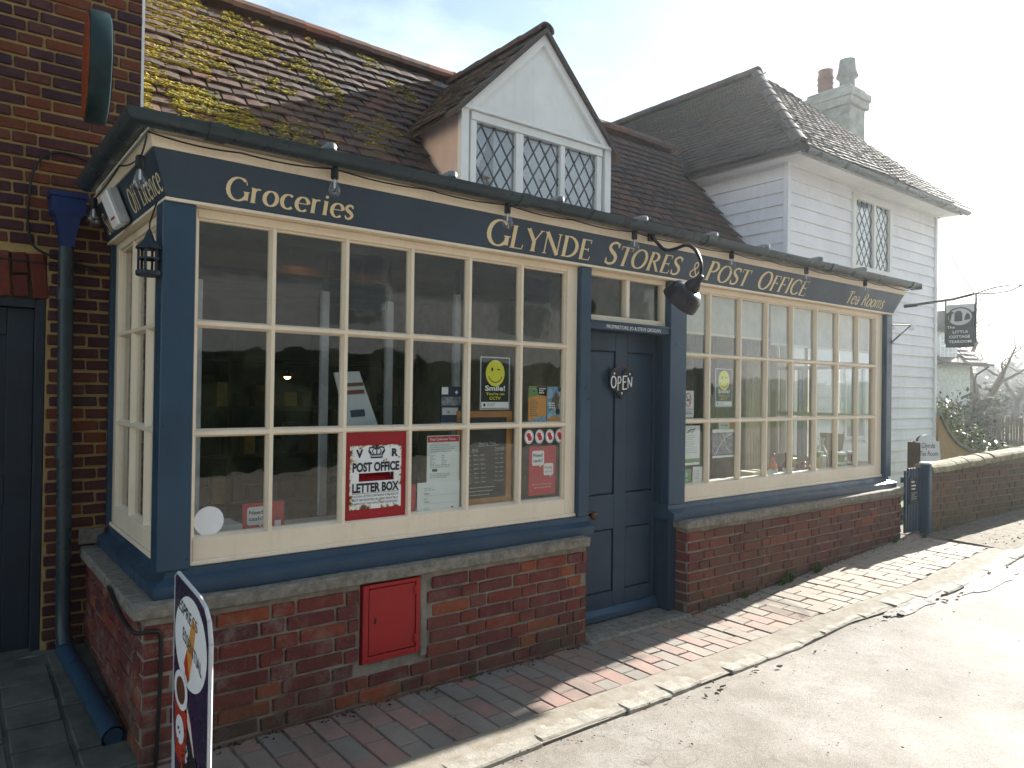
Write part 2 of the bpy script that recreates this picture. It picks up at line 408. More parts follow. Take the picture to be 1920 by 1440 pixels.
    def sphere(s, c, r, n=10, sq=(1, 1, 1)):
        pr = [(math.sin(math.pi*i/n), -math.cos(math.pi*i/n)) for i in range(n+1)]
        k = len(s.v); s.lathe([(a*r, b*r) for a, b in pr], (0, 0, 0), (0, 0, 1), n+2)
        for i in range(k, len(s.v)): s.v[i] = Vector((s.v[i].x*sq[0]+c[0], s.v[i].y*sq[1]+c[1], s.v[i].z*sq[2]+c[2]))
        return s
    def tf(s, M):
        s.v = [M @ p for p in s.v]; return s
    def build(s, name, mat, parent=None, smooth=False, kind=None, wloc=None):
        if wloc is None:
            lo = [min(p[i] for p in s.v) for i in range(3)]; hi = [max(p[i] for p in s.v) for i in range(3)]
            wloc = Vector([(a+b)/2 for a, b in zip(lo, hi)])
        wloc = Vector(wloc)
        me = bpy.data.meshes.new(name); me.from_pydata([tuple(p-wloc) for p in s.v], [], s.f)
        me.materials.append(MAT[mat])
        if smooth: me.shade_smooth()
        o = bpy.data.objects.new(name, me); link(o, parent, wloc)
        if kind: o['kind'] = kind
        return o
def BX(name, mat, parent, *a, b=.002, **k): return MB().box(*a, b=b).build(name, mat, parent, **k)
def cap_smooth(o, ang=40):
    o.data.shade_smooth()
    try: o.data.set_sharp_from_angle(angle=R(ang))
    except Exception: pass
    return o
def subdivide_displace(o, cuts, amp, sc, seed=0.):
    """uneven hand-worn surface: real relief on the mesh"""
    import bmesh
    bm = bmesh.new(); bm.from_mesh(o.data)
    for _ in range(cuts[0]): bmesh.ops.subdivide_edges(bm, edges=[e for e in bm.edges if e.calc_length() > cuts[1]], cuts=1, use_grid_fill=True)
    bm.normal_update()
    w = WL[o.name]
    for v in bm.verts:
        d = mn.noise_vector((v.co+w)*sc + Vector((seed, 0, 0)))
        v.co += Vector((d.x, d.y, d.z))*amp
    bm.to_mesh(o.data); bm.free(); return o

# ------------------------------------------------------------------ lettering
def place2d(name, mat, parent, polys, o, ux, uy, off=.0, sx=1., sy=1., shear=0.):
    """polys: list of (verts2d, faces, layer) laid on a plane as thin paint relief"""
    o = Vector(o); ux = Vector(ux).normalized(); uy = Vector(uy).normalized(); un = ux.cross(uy)
    b = MB()
    for vs, fs, lay in polys:
        b.add([o + ux*((x+shear*y)*sx) + uy*(y*sy) + un*(off+lay*.0002) for x, y in vs], fs)
    return b.build(name, mat, parent)
FONTC = {}
def sans(name, txt, mat, parent, o, ux, uy, h, w=None, bold=0., off=.0012, align='l', shear=0.):
    """text in the built-in typeface, cap height h, fitted to width w"""
    cu = bpy.data.curves.new('t', 'FONT'); cu.body = txt; cu.size = 1; cu.offset = bold; cu.resolution_u = 3; cu.shear = shear; cu.space_line = .95
    ob = bpy.data.objects.new('t', cu); COL.objects.link(ob)
    dg = bpy.context.evaluated_depsgraph_get(); me = bpy.data.meshes.new_from_object(ob.evaluated_get(dg))
    bpy.data.objects.remove(ob); bpy.data.curves.remove(cu)
    vs = [v.co.copy() for v in me.vertices]; fs = [tuple(p.vertices) for p in me.polygons]; bpy.data.meshes.remove(me)
    x0 = min(v.x for v in vs); x1 = max(v.x for v in vs)
    s = h/.70; k = s if w is None else w/(x1-x0)
    sh = {'l': x0, 'c': (x0+x1)/2, 'r': x1}[align]
    o = Vector(o); ux = Vector(ux).normalized(); uy = Vector(uy).normalized(); un = ux.cross(uy)
    b = MB(); b.add([o + ux*((v.x-sh)*k) + uy*(v.y*s) + un*off for v in vs], fs)
    return b.build(name, mat, parent)
def arc(cx, cy, rx, ry, a0, a1, n=14):
    return [(cx+rx*math.cos(R(a0+(a1-a0)*i/n)), cy+ry*math.sin(R(a0+(a1-a0)*i/n))) for i in range(n+1)]
def cat(pts, n=6):
    P = [pts[0]]+list(pts)+[pts[-1]]; out = []
    for i in range(1, len(P)-2):
        for k in range(n):
            t = k/n; q = []
            for d in (0, 1):
                a, b_, c, e = P[i-1][d], P[i][d], P[i+1][d], P[i+2][d]
                q.append(.5*((2*b_)+(-a+c)*t+(2*a-5*b_+4*c-e)*t*t+(-a+3*b_-3*c+e)*t**3))
            out.append(tuple(q))
    out.append(pts[-1]); return out
TK, TN = .165, .06
def st(x, y0, y1, w=TK): return ([(x, y0), (x, (y0+y1)/2), (x, y1)], w)
def sf(x, y, h=.12): return ([(x-h, y), (x+h, y)], .035)
GL = {
 'G': (.86, [(arc(.45, .5, .38, .5, 48, 325), 0), st(.78, .06, .42), sf(.78, .42, .13), ([(.74, .87), (.76, .72)], .035)]),
 'L': (.64, [st(.17, 0, 1), sf(.17, 1), sf(.14, .015, .1), ([(.17, .022), (.58, .022)], .045), ([(.585, .0), (.62, .22)], .04)]),
 'Y': (.80, [([(.10, 1), (.42, .46)], TK), ([(.72, 1), (.42, .46)], TN), st(.42, 0, .48), sf(.42, .015), sf(.1, .985, .1), sf(.72, .985, .09)]),
 'N': (.88, [([(.14, 0), (.14, 1)], TN), ([(.13, 1), (.76, 0)], TK), ([(.76, 0), (.76, 1)], TN), sf(.14, .015, .1), sf(.1, .985, .08), sf(.76, .985, .1)]),
 'D': (.84, [st(.17, 0, 1), (arc(.3, .5, .46, .48, 90, -90), 0), ([(.17, .98), (.3, .98)], .045), ([(.17, .022), (.3, .022)], .045), sf(.13, .985, .09), sf(.13, .015, .09)]),
 'E': (.66, [st(.17, 0, 1), ([(.1, .98), (.56, .98)], .045), ([(.17, .52), (.47, .52)], .045), ([(.1, .022), (.58, .022)], .045), ([(.56, 1), (.55, .82)], .04), ([(.58, 0), (.62, .2)], .04), ([(.47, .6), (.47, .43)], .04)]),
 'S': (.62, [(cat([(.52, .80), (.46, .94), (.30, .98), (.14, .88), (.12, .72), (.26, .57), (.42, .46), (.52, .30), (.48, .10), (.30, .02), (.13, .07), (.08, .24)]), 2), ([(.535, .99), (.53, .76)], .035), ([(.07, .28), (.08, .02)], .035)]),
 'T': (.70, [st(.35, 0, 1), sf(.35, .015), ([(.03, .98), (.67, .98)], .045), ([(.03, 1.0), (.05, .80)], .04), ([(.67, 1.0), (.65, .80)], .04)]),
 'O': (.92, [(arc(.46, .5, .38, .49, 0, 180), 0), (arc(.46, .5, .38, .49, 180, 360), 0)]),
 'R': (.78, [st(.17, 0, 1), (arc(.28, .745, .29, .235, 90, -90, 10), 0), ([(.17, .98), (.29, .98)], .045), ([(.17, .51), (.29, .51)], .045), ([(.36, .52), (.70, .02)], .125), sf(.13, .985, .09), sf(.16, .015), sf(.72, .015, .07)]),
 'P': (.68, [st(.17, 0, 1), (arc(.28, .72, .30, .26, 90, -90, 10), 0), ([(.17, .98), (.29, .98)], .045), ([(.17, .46), (.29, .46)], .045), sf(.13, .985, .09), sf(.16, .015)]),
 'F': (.62, [st(.17, 0, 1), ([(.1, .98), (.56, .98)], .045), ([(.17, .52), (.46, .52)], .045), ([(.56, 1), (.55, .80)], .04), ([(.46, .6), (.46, .43)], .04), sf(.16, .015)]),
 'I': (.36, [st(.18, 0, 1), sf(.18, .985), sf(.18, .015)]),
 'C': (.78, [(arc(.45, .5, .38, .49, 48, 318), 0), ([(.71, .95), (.70, .72)], .035)]),
 '&': (.82, [(cat([(.80, .42), (.66, .16), (.42, .02), (.16, .10), (.10, .30), (.26, .48), (.50, .64), (.54, .84), (.40, .97), (.26, .86), (.28, .68), (.48, .36), (.70, .08), (.86, .02)]), .085)]),
 ' ': (.42, []),
 'r': (.48, [st(.16, 0, .66), (cat([(.2, .5), (.3, .63), (.42, .62)]), .07), sf(.16, .015, .1), sf(.1, .65, .06)]),
 'o': (.66, [(arc(.33, .32, .25, .325, 0, 180), 0), (arc(.33, .32, .25, .325, 180, 360), 0)]),
 'c': (.58, [(arc(.34, .32, .25, .325, 50, 315), 0)]),
 'e': (.60, [(arc(.33, .32, .25, .325, 8, 315), 0), ([(.1, .35), (.57, .35)], .04)]),
 'i': (.34, [st(.17, 0, .66), sf(.17, .015, .1), sf(.12, .65, .07), ([(.17, .80), (.17, .92)], .12)]),
 's': (.48, [(cat([(.38, .52), (.32, .63), (.2, .64), (.1, .55), (.13, .42), (.3, .30), (.38, .17), (.3, .03), (.16, .01), (.07, .14)]), 2)]),
 'a': (.60, [(arc(.27, .20, .17, .19, 0, 360, 16), .09), st(.47, 0, .52, .13), (cat([(.12, .54), (.22, .65), (.38, .64), (.47, .5)]), .06), sf(.51, .015, .06)]),
 'm': (.98, [st(.14, 0, .66, .11), st(.48, 0, .5, .11), st(.82, 0, .5, .11), (cat([(.16, .5), (.28, .65), (.42, .62), (.48, .48)]), .06), (cat([(.5, .5), (.62, .65), (.76, .62), (.82, .48)]), .06), sf(.14, .015, .08), sf(.48, .015, .08), sf(.82, .015, .08)]),
 'n': (.66, [st(.15, 0, .66, .12), st(.49, 0, .5, .12), (cat([(.17, .5), (.28, .65), (.43, .62), (.49, .48)]), .06), sf(.15, .015, .08), sf(.49, .015, .08)]),
 'f': (.38, [st(.17, 0, .78, .11), (cat([(.17, .76), (.22, .94), (.34, 1.0), (.42, .95)]), .07), ([(.04, .64), (.34, .64)], .045), sf(.17, .015, .09)]),
 'w': (.90, [([(.06, .66), (.26, .0)], .11), ([(.26, .0), (.44, .66)], .05), ([(.44, .66), (.62, .0)], .11), ([(.62, .0), (.82, .66)], .05)]),
 't': (.40, [st(.17, .06, .85, .11), (cat([(.17, .1), (.22, .01), (.34, .04)]), .06), ([(.04, .64), (.34, .64)], .045)]),
}
def ribbon(pts, wmode):
    n = len(pts); L, Rr = [], []
    for i, (x, y) in enumerate(pts):
        a, b = pts[max(i-1, 0)], pts[min(i+1, n-1)]
        dx, dy = b[0]-a[0], b[1]-a[1]; d = math.hypot(dx, dy) or 1; dx, dy = dx/d, dy/d
        if wmode == 0: w = TN + (TK-TN)*abs(dy)**1.3
        elif wmode == 2: w = TN + (TK-TN)*(1-abs(i/(n-1)-.5)*2)**.8*1.0
        else: w = wmode
        L.append((x-dy*w/2, y+dx*w/2)); Rr.append((x+dy*w/2, y-dx*w/2))
    return L+Rr, [(i, n+i, n+i+1, i+1) for i in range(n-1)]
def serif(name, txt, mat, parent, o, ux, uy, h, w, off=.0015, shear=.0, big=None, sc=1.):
    x = 0; polys = []
    for ch in txt:
        adv, strokes = GL[ch]; k = 1. if (big is None or ch == ' ') else sc
        for j, (pts, wm) in enumerate(strokes):
            vs, fs = ribbon(pts, wm)
            polys.append(([(x+px*k, py*k) for px, py in vs], fs, j))
        x += adv*k + .035; sc = .88 if big else 1.
    o_ = place2d(name, mat, parent, polys, o, ux, uy, off, w/x, h, shear*h*x/w)
    return o_
def serifcap(name, txt, mat, parent, o, ux, uy, h, w, shear):
    """first letter full height, the rest as small capitals"""
    x = 0; polys = []
    for q, ch in enumerate(txt):
        adv, strokes = GL[ch]; k = 1. if q == 0 else .86
        for j, (pts, wm) in enumerate(strokes):
            vs, fs = ribbon(pts, wm)
            polys.append(([(x+px*k, py*k) for px, py in vs], fs, j + (q % 2)*.5))
        x += adv*k + .03
    return place2d(name, mat, parent, polys, o, ux, uy, .0015, w/x, h, shear)
def print_lines(parent, o, ux, uy, w, rows, pitch, th, mat='ink_grey', name='small_print', seed=0):
    """rows of dashes standing for print too small to read"""
    rr = random.Random(seed); o = Vector(o); ux = Vector(ux).normalized(); uy = Vector(uy).normalized(); un = ux.cross(uy); b = MB()
    for i in range(rows):
        x = 0; end = w*rr.uniform(.6, 1)
        while x < end:
            k = rr.uniform(.008, .022)
            if x+k > w: break
            p = o+ux*x-uy*(i*pitch)+un*.0012
            b.add([p, p+ux*k, p+ux*k+uy*th, p+uy*th], [(0, 1, 2, 3)]); x += k+.004
    if b.v: return b.build(name, mat, parent)
XD, ZD = (1, 0, 0), (0, 0, 1)

# ------------------------------------------------------------------ bricks and tiles
def var_box(lx, ly, lz, b, wob, seed, name, matn):
    rr = random.Random(seed); q = MB().box(-lx/2, lx/2, -ly/2, ly/2, -lz/2, lz/2, b)
    q.v = [p + Vector((rr.uniform(-wob, wob), rr.uniform(-wob, wob), rr.uniform(-wob, wob))) for p in q.v]
    me = bpy.data.meshes.new(name); me.from_pydata([tuple(p) for p in q.v], [], q.f); me.materials.append(MAT[matn]); return me
BM = {}
def brick_meshes(matn):
    if matn not in BM:
        BM[matn] = ([var_box(.215, .06, .064, .005, .0026, i, 'brick', matn) for i in range(6)],
                    [var_box(.1025, .06, .064, .005, .0026, i+20, 'brick', matn) for i in range(5)])
    return BM[matn]
def piece(name, me, parent, wloc, rot=(0, 0, 0), scale=(1, 1, 1)):
    o = bpy.data.objects.new(name, me); o.rotation_euler = rot; o.scale = scale
    return link(o, parent, wloc)
def brickwall(parent, o, ang, w, z0f, z1, matn, holes=(), seed=0, proud=.006, name='brick', header_only=False, maxn=300, zbase=0., course=.0668, bh=.0565):
    """Flemish bond on the line from o in direction ang; each brick is its own object"""
    S, H = brick_meshes(matn); rr = random.Random(seed)
    dx, dy = math.cos(ang), math.sin(ang); nx, ny = dy, -dx
    c = 0; z = zbase; cnt = 0
    while z + .03 < z1:
        x = -.16875*(c % 2) - .05 - rr.uniform(0, .02)
        k = c % 2
        while x < w:
            L = .215 if k % 2 == 0 else .1025
            a, b = max(x, .002), min(x+L, w-.002)
            segs = [(a, b)] if b-a > .028 else []
            zt = min(z+bh, z1-.004)
            for (hx0, hx1, hz0, hz1) in holes:
                if z+bh-.01 > hz0 and z+.01 < hz1:
                    ns = []
                    for (p, q) in segs:
                        if q <= hx0 or p >= hx1: ns.append((p, q))
                        else:
                            if hx0-p > .028: ns.append((p, hx0-.006))
                            if q-hx1 > .028: ns.append((hx1+.006, q))
                    segs = ns
            for (p, q) in segs:
                mid = (p+q)/2
                if zt <= z0f(mid) or zt-z < .02: continue
                me = (S if L > .2 else H)[rr.randrange(5)]
                out = proud - .03 + rr.uniform(-.003, .0025)
                piece(name, me, parent, (o[0]+dx*mid+nx*out, o[1]+dy*mid+ny*out, (z+zt)/2+rr.uniform(-.002, .002)),
                      (rr.uniform(-.012, .012), rr.uniform(-.006, .006), ang+rr.uniform(-.012, .012)), ((q-p)/L, 1, (zt-z)/.065))
                cnt += 1
            x += L + .010 + rr.uniform(-.0015, .0025); k += 1
        z += course; c += 1
    return cnt
def tile_verts(w=.162, h=.19, t=.013, camber=.006):
    vs = []
    for zz in (0, 1):
        for j in (0, 1):
            for i in range(3):
                x = (i-1)*w/2; vs.append(Vector((x, j*h, (t if zz else 0) + (camber if i == 1 else 0))))
    fs = [(0, 3, 4, 1), (1, 4, 5, 2), (6, 7, 10, 9), (7, 8, 11, 10), (0, 1, 7, 6), (1, 2, 8, 7), (3, 9, 10, 4), (4, 10, 11, 5), (0, 6, 9, 3), (2, 5, 11, 8)]
    return vs, fs
TM = {}
def tile_mesh(matn, i):
    if (matn, i) not in TM:
        rr = random.Random(i*13+5); vs, fs = tile_verts(.160+rr.uniform(-.004, .003), .19, .013+rr.uniform(-.002, .003), rr.uniform(.002, .008))
        vs = [v+Vector((rr.uniform(-.003, .003), rr.uniform(-.005, .004) if k % 6 < 3 else 0, rr.uniform(-.0015, .0015))) for k, v in enumerate(vs)]
        me = bpy.data.meshes.new('roof_tile'); me.from_pydata([tuple(v) for v in vs], [], fs); me.materials.append(MAT[matn]); TM[matn, i] = me
    return TM[matn, i]
def tiled(parent, p0, e1, e2, W_, S_, inside, matn, budget=300, gauge=.1, name='roof_tile', seed=0, pitchx=.167, sag=0., rough=1.):
    """plain tiles laid course on course; the nearest ones are objects, the rest one joined part"""
    rr = random.Random(seed); p0 = Vector(p0); e1 = Vector(e1).normalized(); e2 = Vector(e2).normalized(); e3 = e1.cross(e2)
    T = []
    for j in range(int(S_/gauge)+1):
        wv = [rr.uniform(-.006, .006) for _ in range(8)]
        for i in range(-1, int(W_/pitchx)+2):
            u = i*pitchx + (pitchx/2 if j % 2 else 0) + rr.uniform(-.004, .004); s = j*gauge
            if not inside(u, s): continue
            dip = sag*mn.noise(Vector((u*.8, s*.8, seed)))
            P = p0 + e1*u + e2*(s + .012*mn.noise(Vector((u*1.3, j*.37, 3.)))*rough + rr.uniform(-.004, .004)*rough) + e3*(.036+dip+rr.uniform(0, .004))
            tilt = -math.atan2(.036, .19) + rr.uniform(-.02, .02)*rough
            M = Matrix((e1, e2, e3)).transposed().to_4x4()
            M = Matrix.Translation(P) @ M @ Matrix.Rotation(tilt, 4, 'X') @ Matrix.Rotation(rr.uniform(-.02, .02)*rough, 4, 'Z') @ Matrix.Rotation(rr.uniform(-.02, .02)*rough, 4, 'Y')
            T.append((M, rr.randrange(7)))
    T.sort(key=lambda t: (t[0].translation-CAM).length)
    for M, k in T[:budget]:
        o = bpy.data.objects.new(name, tile_mesh(matn, k)); o.rotation_euler = M.to_euler(); link(o, parent, M.translation)
    if T[budget:]:
        b = MB(); vs, fs = tile_verts()
        for M, k in T[budget:]: b.add([M @ v for v in vs], fs)
        b.build(name, matn, parent, kind='stuff')
    return T

# ================================================================== GROUND
def g(x):
    if x < 4: return .03
    if x < 9: return .03+.055*(x-4)
    return .305+.012*(min(x, 60)-9)
def sheet(name, matn, xs, ys, zf, kind='structure', parent=None):
    b = MB(); b.v = [Vector((x, y, zf(x, y))) for x in xs for y in ys]; n = len(ys)
    b.f = [(i*n+j, (i+1)*n+j, (i+1)*n+j+1, i*n+j+1) for i in range(len(xs)-1) for j in range(n-1)]
    o = b.build(name, matn, parent, smooth=True, wloc=(0, 0, 0))
    if kind: o['kind'] = kind
    return o
fr = lambda a, b, n: [a+(b-a)*i/n for i in range(n+1)]
GX = [-400, -120, -40]+fr(-12, 30, 60)+[45, 60, 90, 150, 300, 900]
sheet('ground', 'grass_green', GX, [-400, -60, -16, -4, -1, 0, 4, 12, 40, 120, 400, 1200], lambda x, y: g(x)-.12)
def kerb_y(x): return -.865 - (0 if x < 4.6 else min(.18, (x-4.6)*.16))
def kin_y(x): return -.672 - (0 if x < 4.2 else min(.13, (x-4.2)*.085))
def road_z(x, y): return g(x)-.012 + .012*min(1, max(0, (-y-.8))/2.4) + .004*mn.noise(Vector((x*1.7, y*1.7, 0)))
rx = [-60, -30, -14]+fr(-8, 16, 160)+[20, 30, 60]
b = MB(); ry = [0, .03, .08]+[.02*i*i*.35+.1*i for i in range(1, 16)]+[9]
b.v = [Vector((x, max(kerb_y(x)+.012-t, -9.4), road_z(x, kerb_y(x)-t)+(.0 if t > .05 else -.012))) for x in rx for t in ry]; n = len(ry)
b.f = [(i*n+j+1, (i+1)*n+j+1, (i+1)*n+j, i*n+j) for i in range(len(rx)-1) for j in range(n-1)]
b.build('road', 'road_tarmac', None, smooth=True, kind='structure', wloc=(0, 0, 0))
# pavement: sandy bed with clay pavers set across it
pav = sheet('pavement', 'sand_joint', fr(-3, 7.9, 60), fr(-.70, .12, 8), lambda x, y: g(x)-.006+.003*mn.noise(Vector((x*6, y*6, 1))))
PM = [var_box(.104, .205, .05, .004, .0016, i+60, 'paver', 'paver_clay') for i in range(7)]
rr = random.Random(3); x = -.9; i = 0; npav = 0
while x < 7.5:
    wd = .1045
    y0 = -.125 - (.11 if i % 2 else .0)
    cells = [(-.125, -.125-.10), ] if i % 2 else []
    y = y0
    end = kin_y(x)+.012
    while y > end+.03:
        cells.append((y, max(y-.210, end))); y -= .214
    for (a, c) in cells:
        if a-c < .03: continue
        me = PM[rr.randrange(7)]
        piece('paver', me, pav, (x+wd/2+rr.uniform(-.002, .002), (a+c)/2, g(x+wd/2)-.0235+rr.uniform(-.003, .003)),
              (rr.uniform(-.012, .012), rr.uniform(-.014, .014)-math.atan(.055 if x > 4 else 0), rr.uniform(-.012, .012)), (1, (a-c-.006)/.205, 1)); npav += 1
    x += .1095+rr.uniform(-.001, .0015); i += 1
    if npav > 292 and x < 0: break
# kerb of worn stones
kerb = MB().box(-3, 7.9, -.85, -.68, -.12, .0).build('kerb', 'sand_joint', None, kind='structure')
kb = bpy.data.objects['kerb']
x = -1.; rr = random.Random(11); kn = 0
while x < 7.8:
    L = rr.choice([.24, .31, .38, .45, .52, .34]); xa, xb = x, x+L-.006
    ya, yb = kin_y(x)-.012-rr.uniform(0, .03), kerb_y(x)+rr.uniform(-.006, .014)
    zt = g((xa+xb)/2)+rr.uniform(-.007, .000)
    o = MB().box(xa, xb, yb, ya, zt-.09, zt, .007).build('kerb_stone', 'kerb_stone', kb)
    subdivide_displace(o, (3, .05), .0045, 14, x); o.rotation_euler = (0, -math.atan(.055 if x > 4 else 0), rr.uniform(-.02, .02))
    x += L; kn += 1
# mortar haunching between pavers and kerb
b = MB(); xs = fr(-1, 7.8, 150)
for x in xs:
    w = .03+.02*mn.noise(Vector((x*3, 0, 9)))
    b.v += [Vector((x, kin_y(x)+.014+w*.6, g(x)-.004)), Vector((x, kin_y(x)-.01, g(x)+.003)), Vector((x, kin_y(x)-.05-w*1.5, g(x)-.002)), Vector((x, kerb_y(x)+.004, g(x)-.011+.006*mn.noise(Vector((x*9, 3, 0)))))]
for i in range(len(xs)-1):
    for j in range(3): b.f.append((i*4+j, i*4+j+1, (i+1)*4+j+1, (i+1)*4+j))
b.build('kerb_mortar', 'kerb_mortar', kb, smooth=True)
# earthy verge past the end of the pavement, with grit along its edge
def wallx(t): return 7.34+t*math.cos(R(-5.6)), -.27+t*math.sin(R(-5.6))
b = MB(); xs = fr(7.15, 26, 90)
for x in xs:
    yw = -.1-(x-7.42)*.098 if x > 7.4 else .0
    yk = min(kerb_y(x), yw-.62)-.04*mn.noise(Vector((x*2, 0, 0)))
    for q in range(9):
        y = yw+(yk-yw)*q/8; b.v.append(Vector((x, y, g(x)+.012*math.sin(math.pi*q/8)-.002+.012*mn.noise(Vector((x*5, y*5, 2)))-(.04 if q == 8 else 0))))
for i in range(len(xs)-1):
    for j in range(8): b.f.append((i*9+j+1, (i+1)*9+j+1, (i+1)*9+j, i*9+j))
b.build('verge', 'sand_joint', None, smooth=True, kind='structure', wloc=(0, 0, 0))
# yard in the corner left of the shop
yard = sheet('yard', 'alley_ground', fr(-4, .70, 30), fr(-.125, 1.3, 16), lambda x, y: g(x)+.085*max(0, y+.1)+.006*mn.noise(Vector((x*4, y*4, 5))))
rr = random.Random(5)
for i in range(6):
    for j in range(6):
        cx, cy = .56-i*.21, .02+j*.2+(.1 if i % 2 else 0)
        if cy > 1.05: continue
        o = MB().box(cx-.098, cx+.098, cy-.094, cy+.094, 0, .03, .006).build('flagstone', 'alley_ground', yard)
        o.location.z = g(cx)+.085*(cy+.1)-.004+rr.uniform(-.003, .003); o.rotation_euler = (.085, rr.uniform(-.02, .02), rr.uniform(-.03, .03))
# damp gleaming patches in the gutter of the road
for (cx, cy, sx_, sy_) in ((5.25, -.98, .42, .07), (6.2, -1.12, .5, .09), (8.3, -1.12, .6, .08)):
    b = MB(); N = 28
    b.v = [Vector((cx, cy, 0))] + [Vector((cx+sx_*math.cos(6.283*k/N)*(1+.4*mn.noise(Vector((k*.9, cx, 0)))), cy+sy_*math.sin(6.283*k/N)*(1+.5*mn.noise(Vector((k*.8, cx, 3)))), 0)) for k in range(N)]
    b.f = [(0, 1+k, 1+(k+1) % N) for k in range(N)]
    for p in b.v: p.z = road_z(p.x, p.y)+.006
    b.build('puddle', 'puddle', None, kind='structure')
# litter of leaves and grit on the road
b = MB(); rr = random.Random(8)
for i in range(420):
    x = rr.uniform(1.2, 9); t = rr.uniform(.0, 1)**2*2.2 if i % 3 else rr.uniform(0, .12); y = kerb_y(x)-t
    s = rr.choice([.003, .004, .006]) if i % 24 else rr.uniform(.012, .022); z = road_z(x, y)+.004
    a = rr.uniform(0, 6.28)
    pts = [Vector((x+math.cos(a+k*1.57)*s*(1, .5)[k % 2], y+math.sin(a+k*1.57)*s*(1, .5)[k % 2], z+rr.uniform(0, s*.5))) for k in range(4)]
    top = [p+Vector((0, 0, s*.35)) for p in pts]; b.hull(pts, top)
for i in range(420):
    x = rr.uniform(.9, 7.0); 
    if 2.98 < x < 3.92: continue
    y = -.128-abs(rr.gauss(0, .03)); s = rr.choice([.003, .004, .006, .008]); z = g(x)+.002; a = rr.uniform(0, 6.28)
    pts = [Vector((x+math.cos(a+k*1.57)*s*(1, .6)[k % 2], y+math.sin(a+k*1.57)*s*(1, .6)[k % 2], z)) for k in range(4)]; b.hull(pts, [p+Vector((0, 0, s*.6)) for p in pts])
b.build('leaf_litter', 'debris', None, kind='stuff')
b = MB()
for i in range(500):
    x = rr.uniform(7.2, 12); yw = -.12-(x-7.42)*.098; y = yw-rr.uniform(.05, .75); s = rr.uniform(.003, .010); z = g(x)+.010
    b.sphere((x, y, z), s, 3, (1, 1, .6))
b.build('gravel', 'kerb_stone', None, kind='stuff')

# ================================================================== VILLAGE SHOP
shop = thing('village_shop', 'long low blue and cream shopfront with multi-paned windows either side of a blue door', 'shop', (3.8, .5, 0))
H1, H2 = 1.759, 1.300      # glazing bar heights
# --- brick plinths (left front, left return, right front, right end)
def plinth(o, ang, w, th, z1, mortar, seed, z0f=lambda u: -1, holes=(), ln=None):
    dx, dy = math.cos(ang), math.sin(ang); nx, ny = dy, -dx; o = Vector(o)
    b = MB(); P = lambda u, d, z: (o.x+dx*u-nx*d, o.y+dy*u-ny*d, z)
    hs = sorted(holes); u = 0; segs = []
    for h in hs: segs.append((u, h[0], -.25, z1)); segs.append((h[0], h[1], -.25, h[2])); u = h[1]
    segs.append((u, w, -.25, z1))
    for (a, c, za, zb) in segs:
        b.hull([P(a, .004, za), P(c, .004, za), P(c, .004, zb), P(a, .004, zb)], [P(a, th, za), P(c, th, za), P(c, th, zb), P(a, th, zb)])
    return b.build('brick_plinth', mortar, shop)
YF = -.12
rb = (.909, 1.222, .222, .70)     # red cabinet opening along the wall
pl = plinth((.642, YF), 0, 2.342, .11, .60, 'grey_mortar', 1, holes=[rb])
brickwall(pl, (.642, YF), 0, 2.342, lambda u: -.03, .602, 'plinth_brick', [(rb[0]-.002, rb[1]+.040, .224, .7)], 1, zbase=-.02)
pl2 = plinth((.642, 1.2), -math.pi/2, 1.32, .11, .60, 'grey_mortar', 2)
brickwall(pl2, (.642, 1.2), -math.pi/2, 1.318, lambda u: .0, .602, 'plinth_brick', (), 2, zbase=-.02)
pl3 = plinth((3.912, YF), 0, 3.04, .11, .60, 'grey_mortar', 3)
brickwall(pl3, (3.912, YF), 0, 3.04, lambda u: g(3.912+u)-.05, .602, 'plinth_brick', (), 3, zbase=-.02)
pl4 = plinth((3.912, .0), -math.pi/2, .118, .10, .60, 'grey_mortar', 4)
brickwall(pl4, (3.912, .0), -math.pi/2, .118, lambda u: -.03, .602, 'plinth_brick', (), 4, zbase=-.02)
pl5 = plinth((6.952, YF+.002), math.pi/2, 1.3, .10, .60, 'grey_mortar', 5)
brickwall(pl5, (6.952, YF+.002), math.pi/2, 1.3, lambda u: .1, .602, 'plinth_brick', (), 6, zbase=-.02)
# crumbly mortar fillet right of the cabinet
o = BX('mortar_fillet', 'grey_mortar', shop, 1.868, 1.905, YF-.006, YF+.03, .20, .60, b=.006); subdivide_displace(o, (2, .05), .010, 22)
# --- stone sills
def stone(x0, x1, y0, y1, seed):
    o = MB().box(x0, x1, y0, y1, .598, .652, .006).build('stone_sill', 'slab_stone', shop)
    subdivide_displace(o, (5, .05), .0045, 4, seed); subdivide_displace(o, (0, 1), .0022, 24, seed); cap_smooth(o, 30); return o
stone(.604, 2.996, -.142, .06, 1.); stone(.604, .80, .062, 1.2, 2.); stone(3.875, 7.022, -.142, .06, 3.); stone(6.80, 7.02, .062, 1.2, 4.)
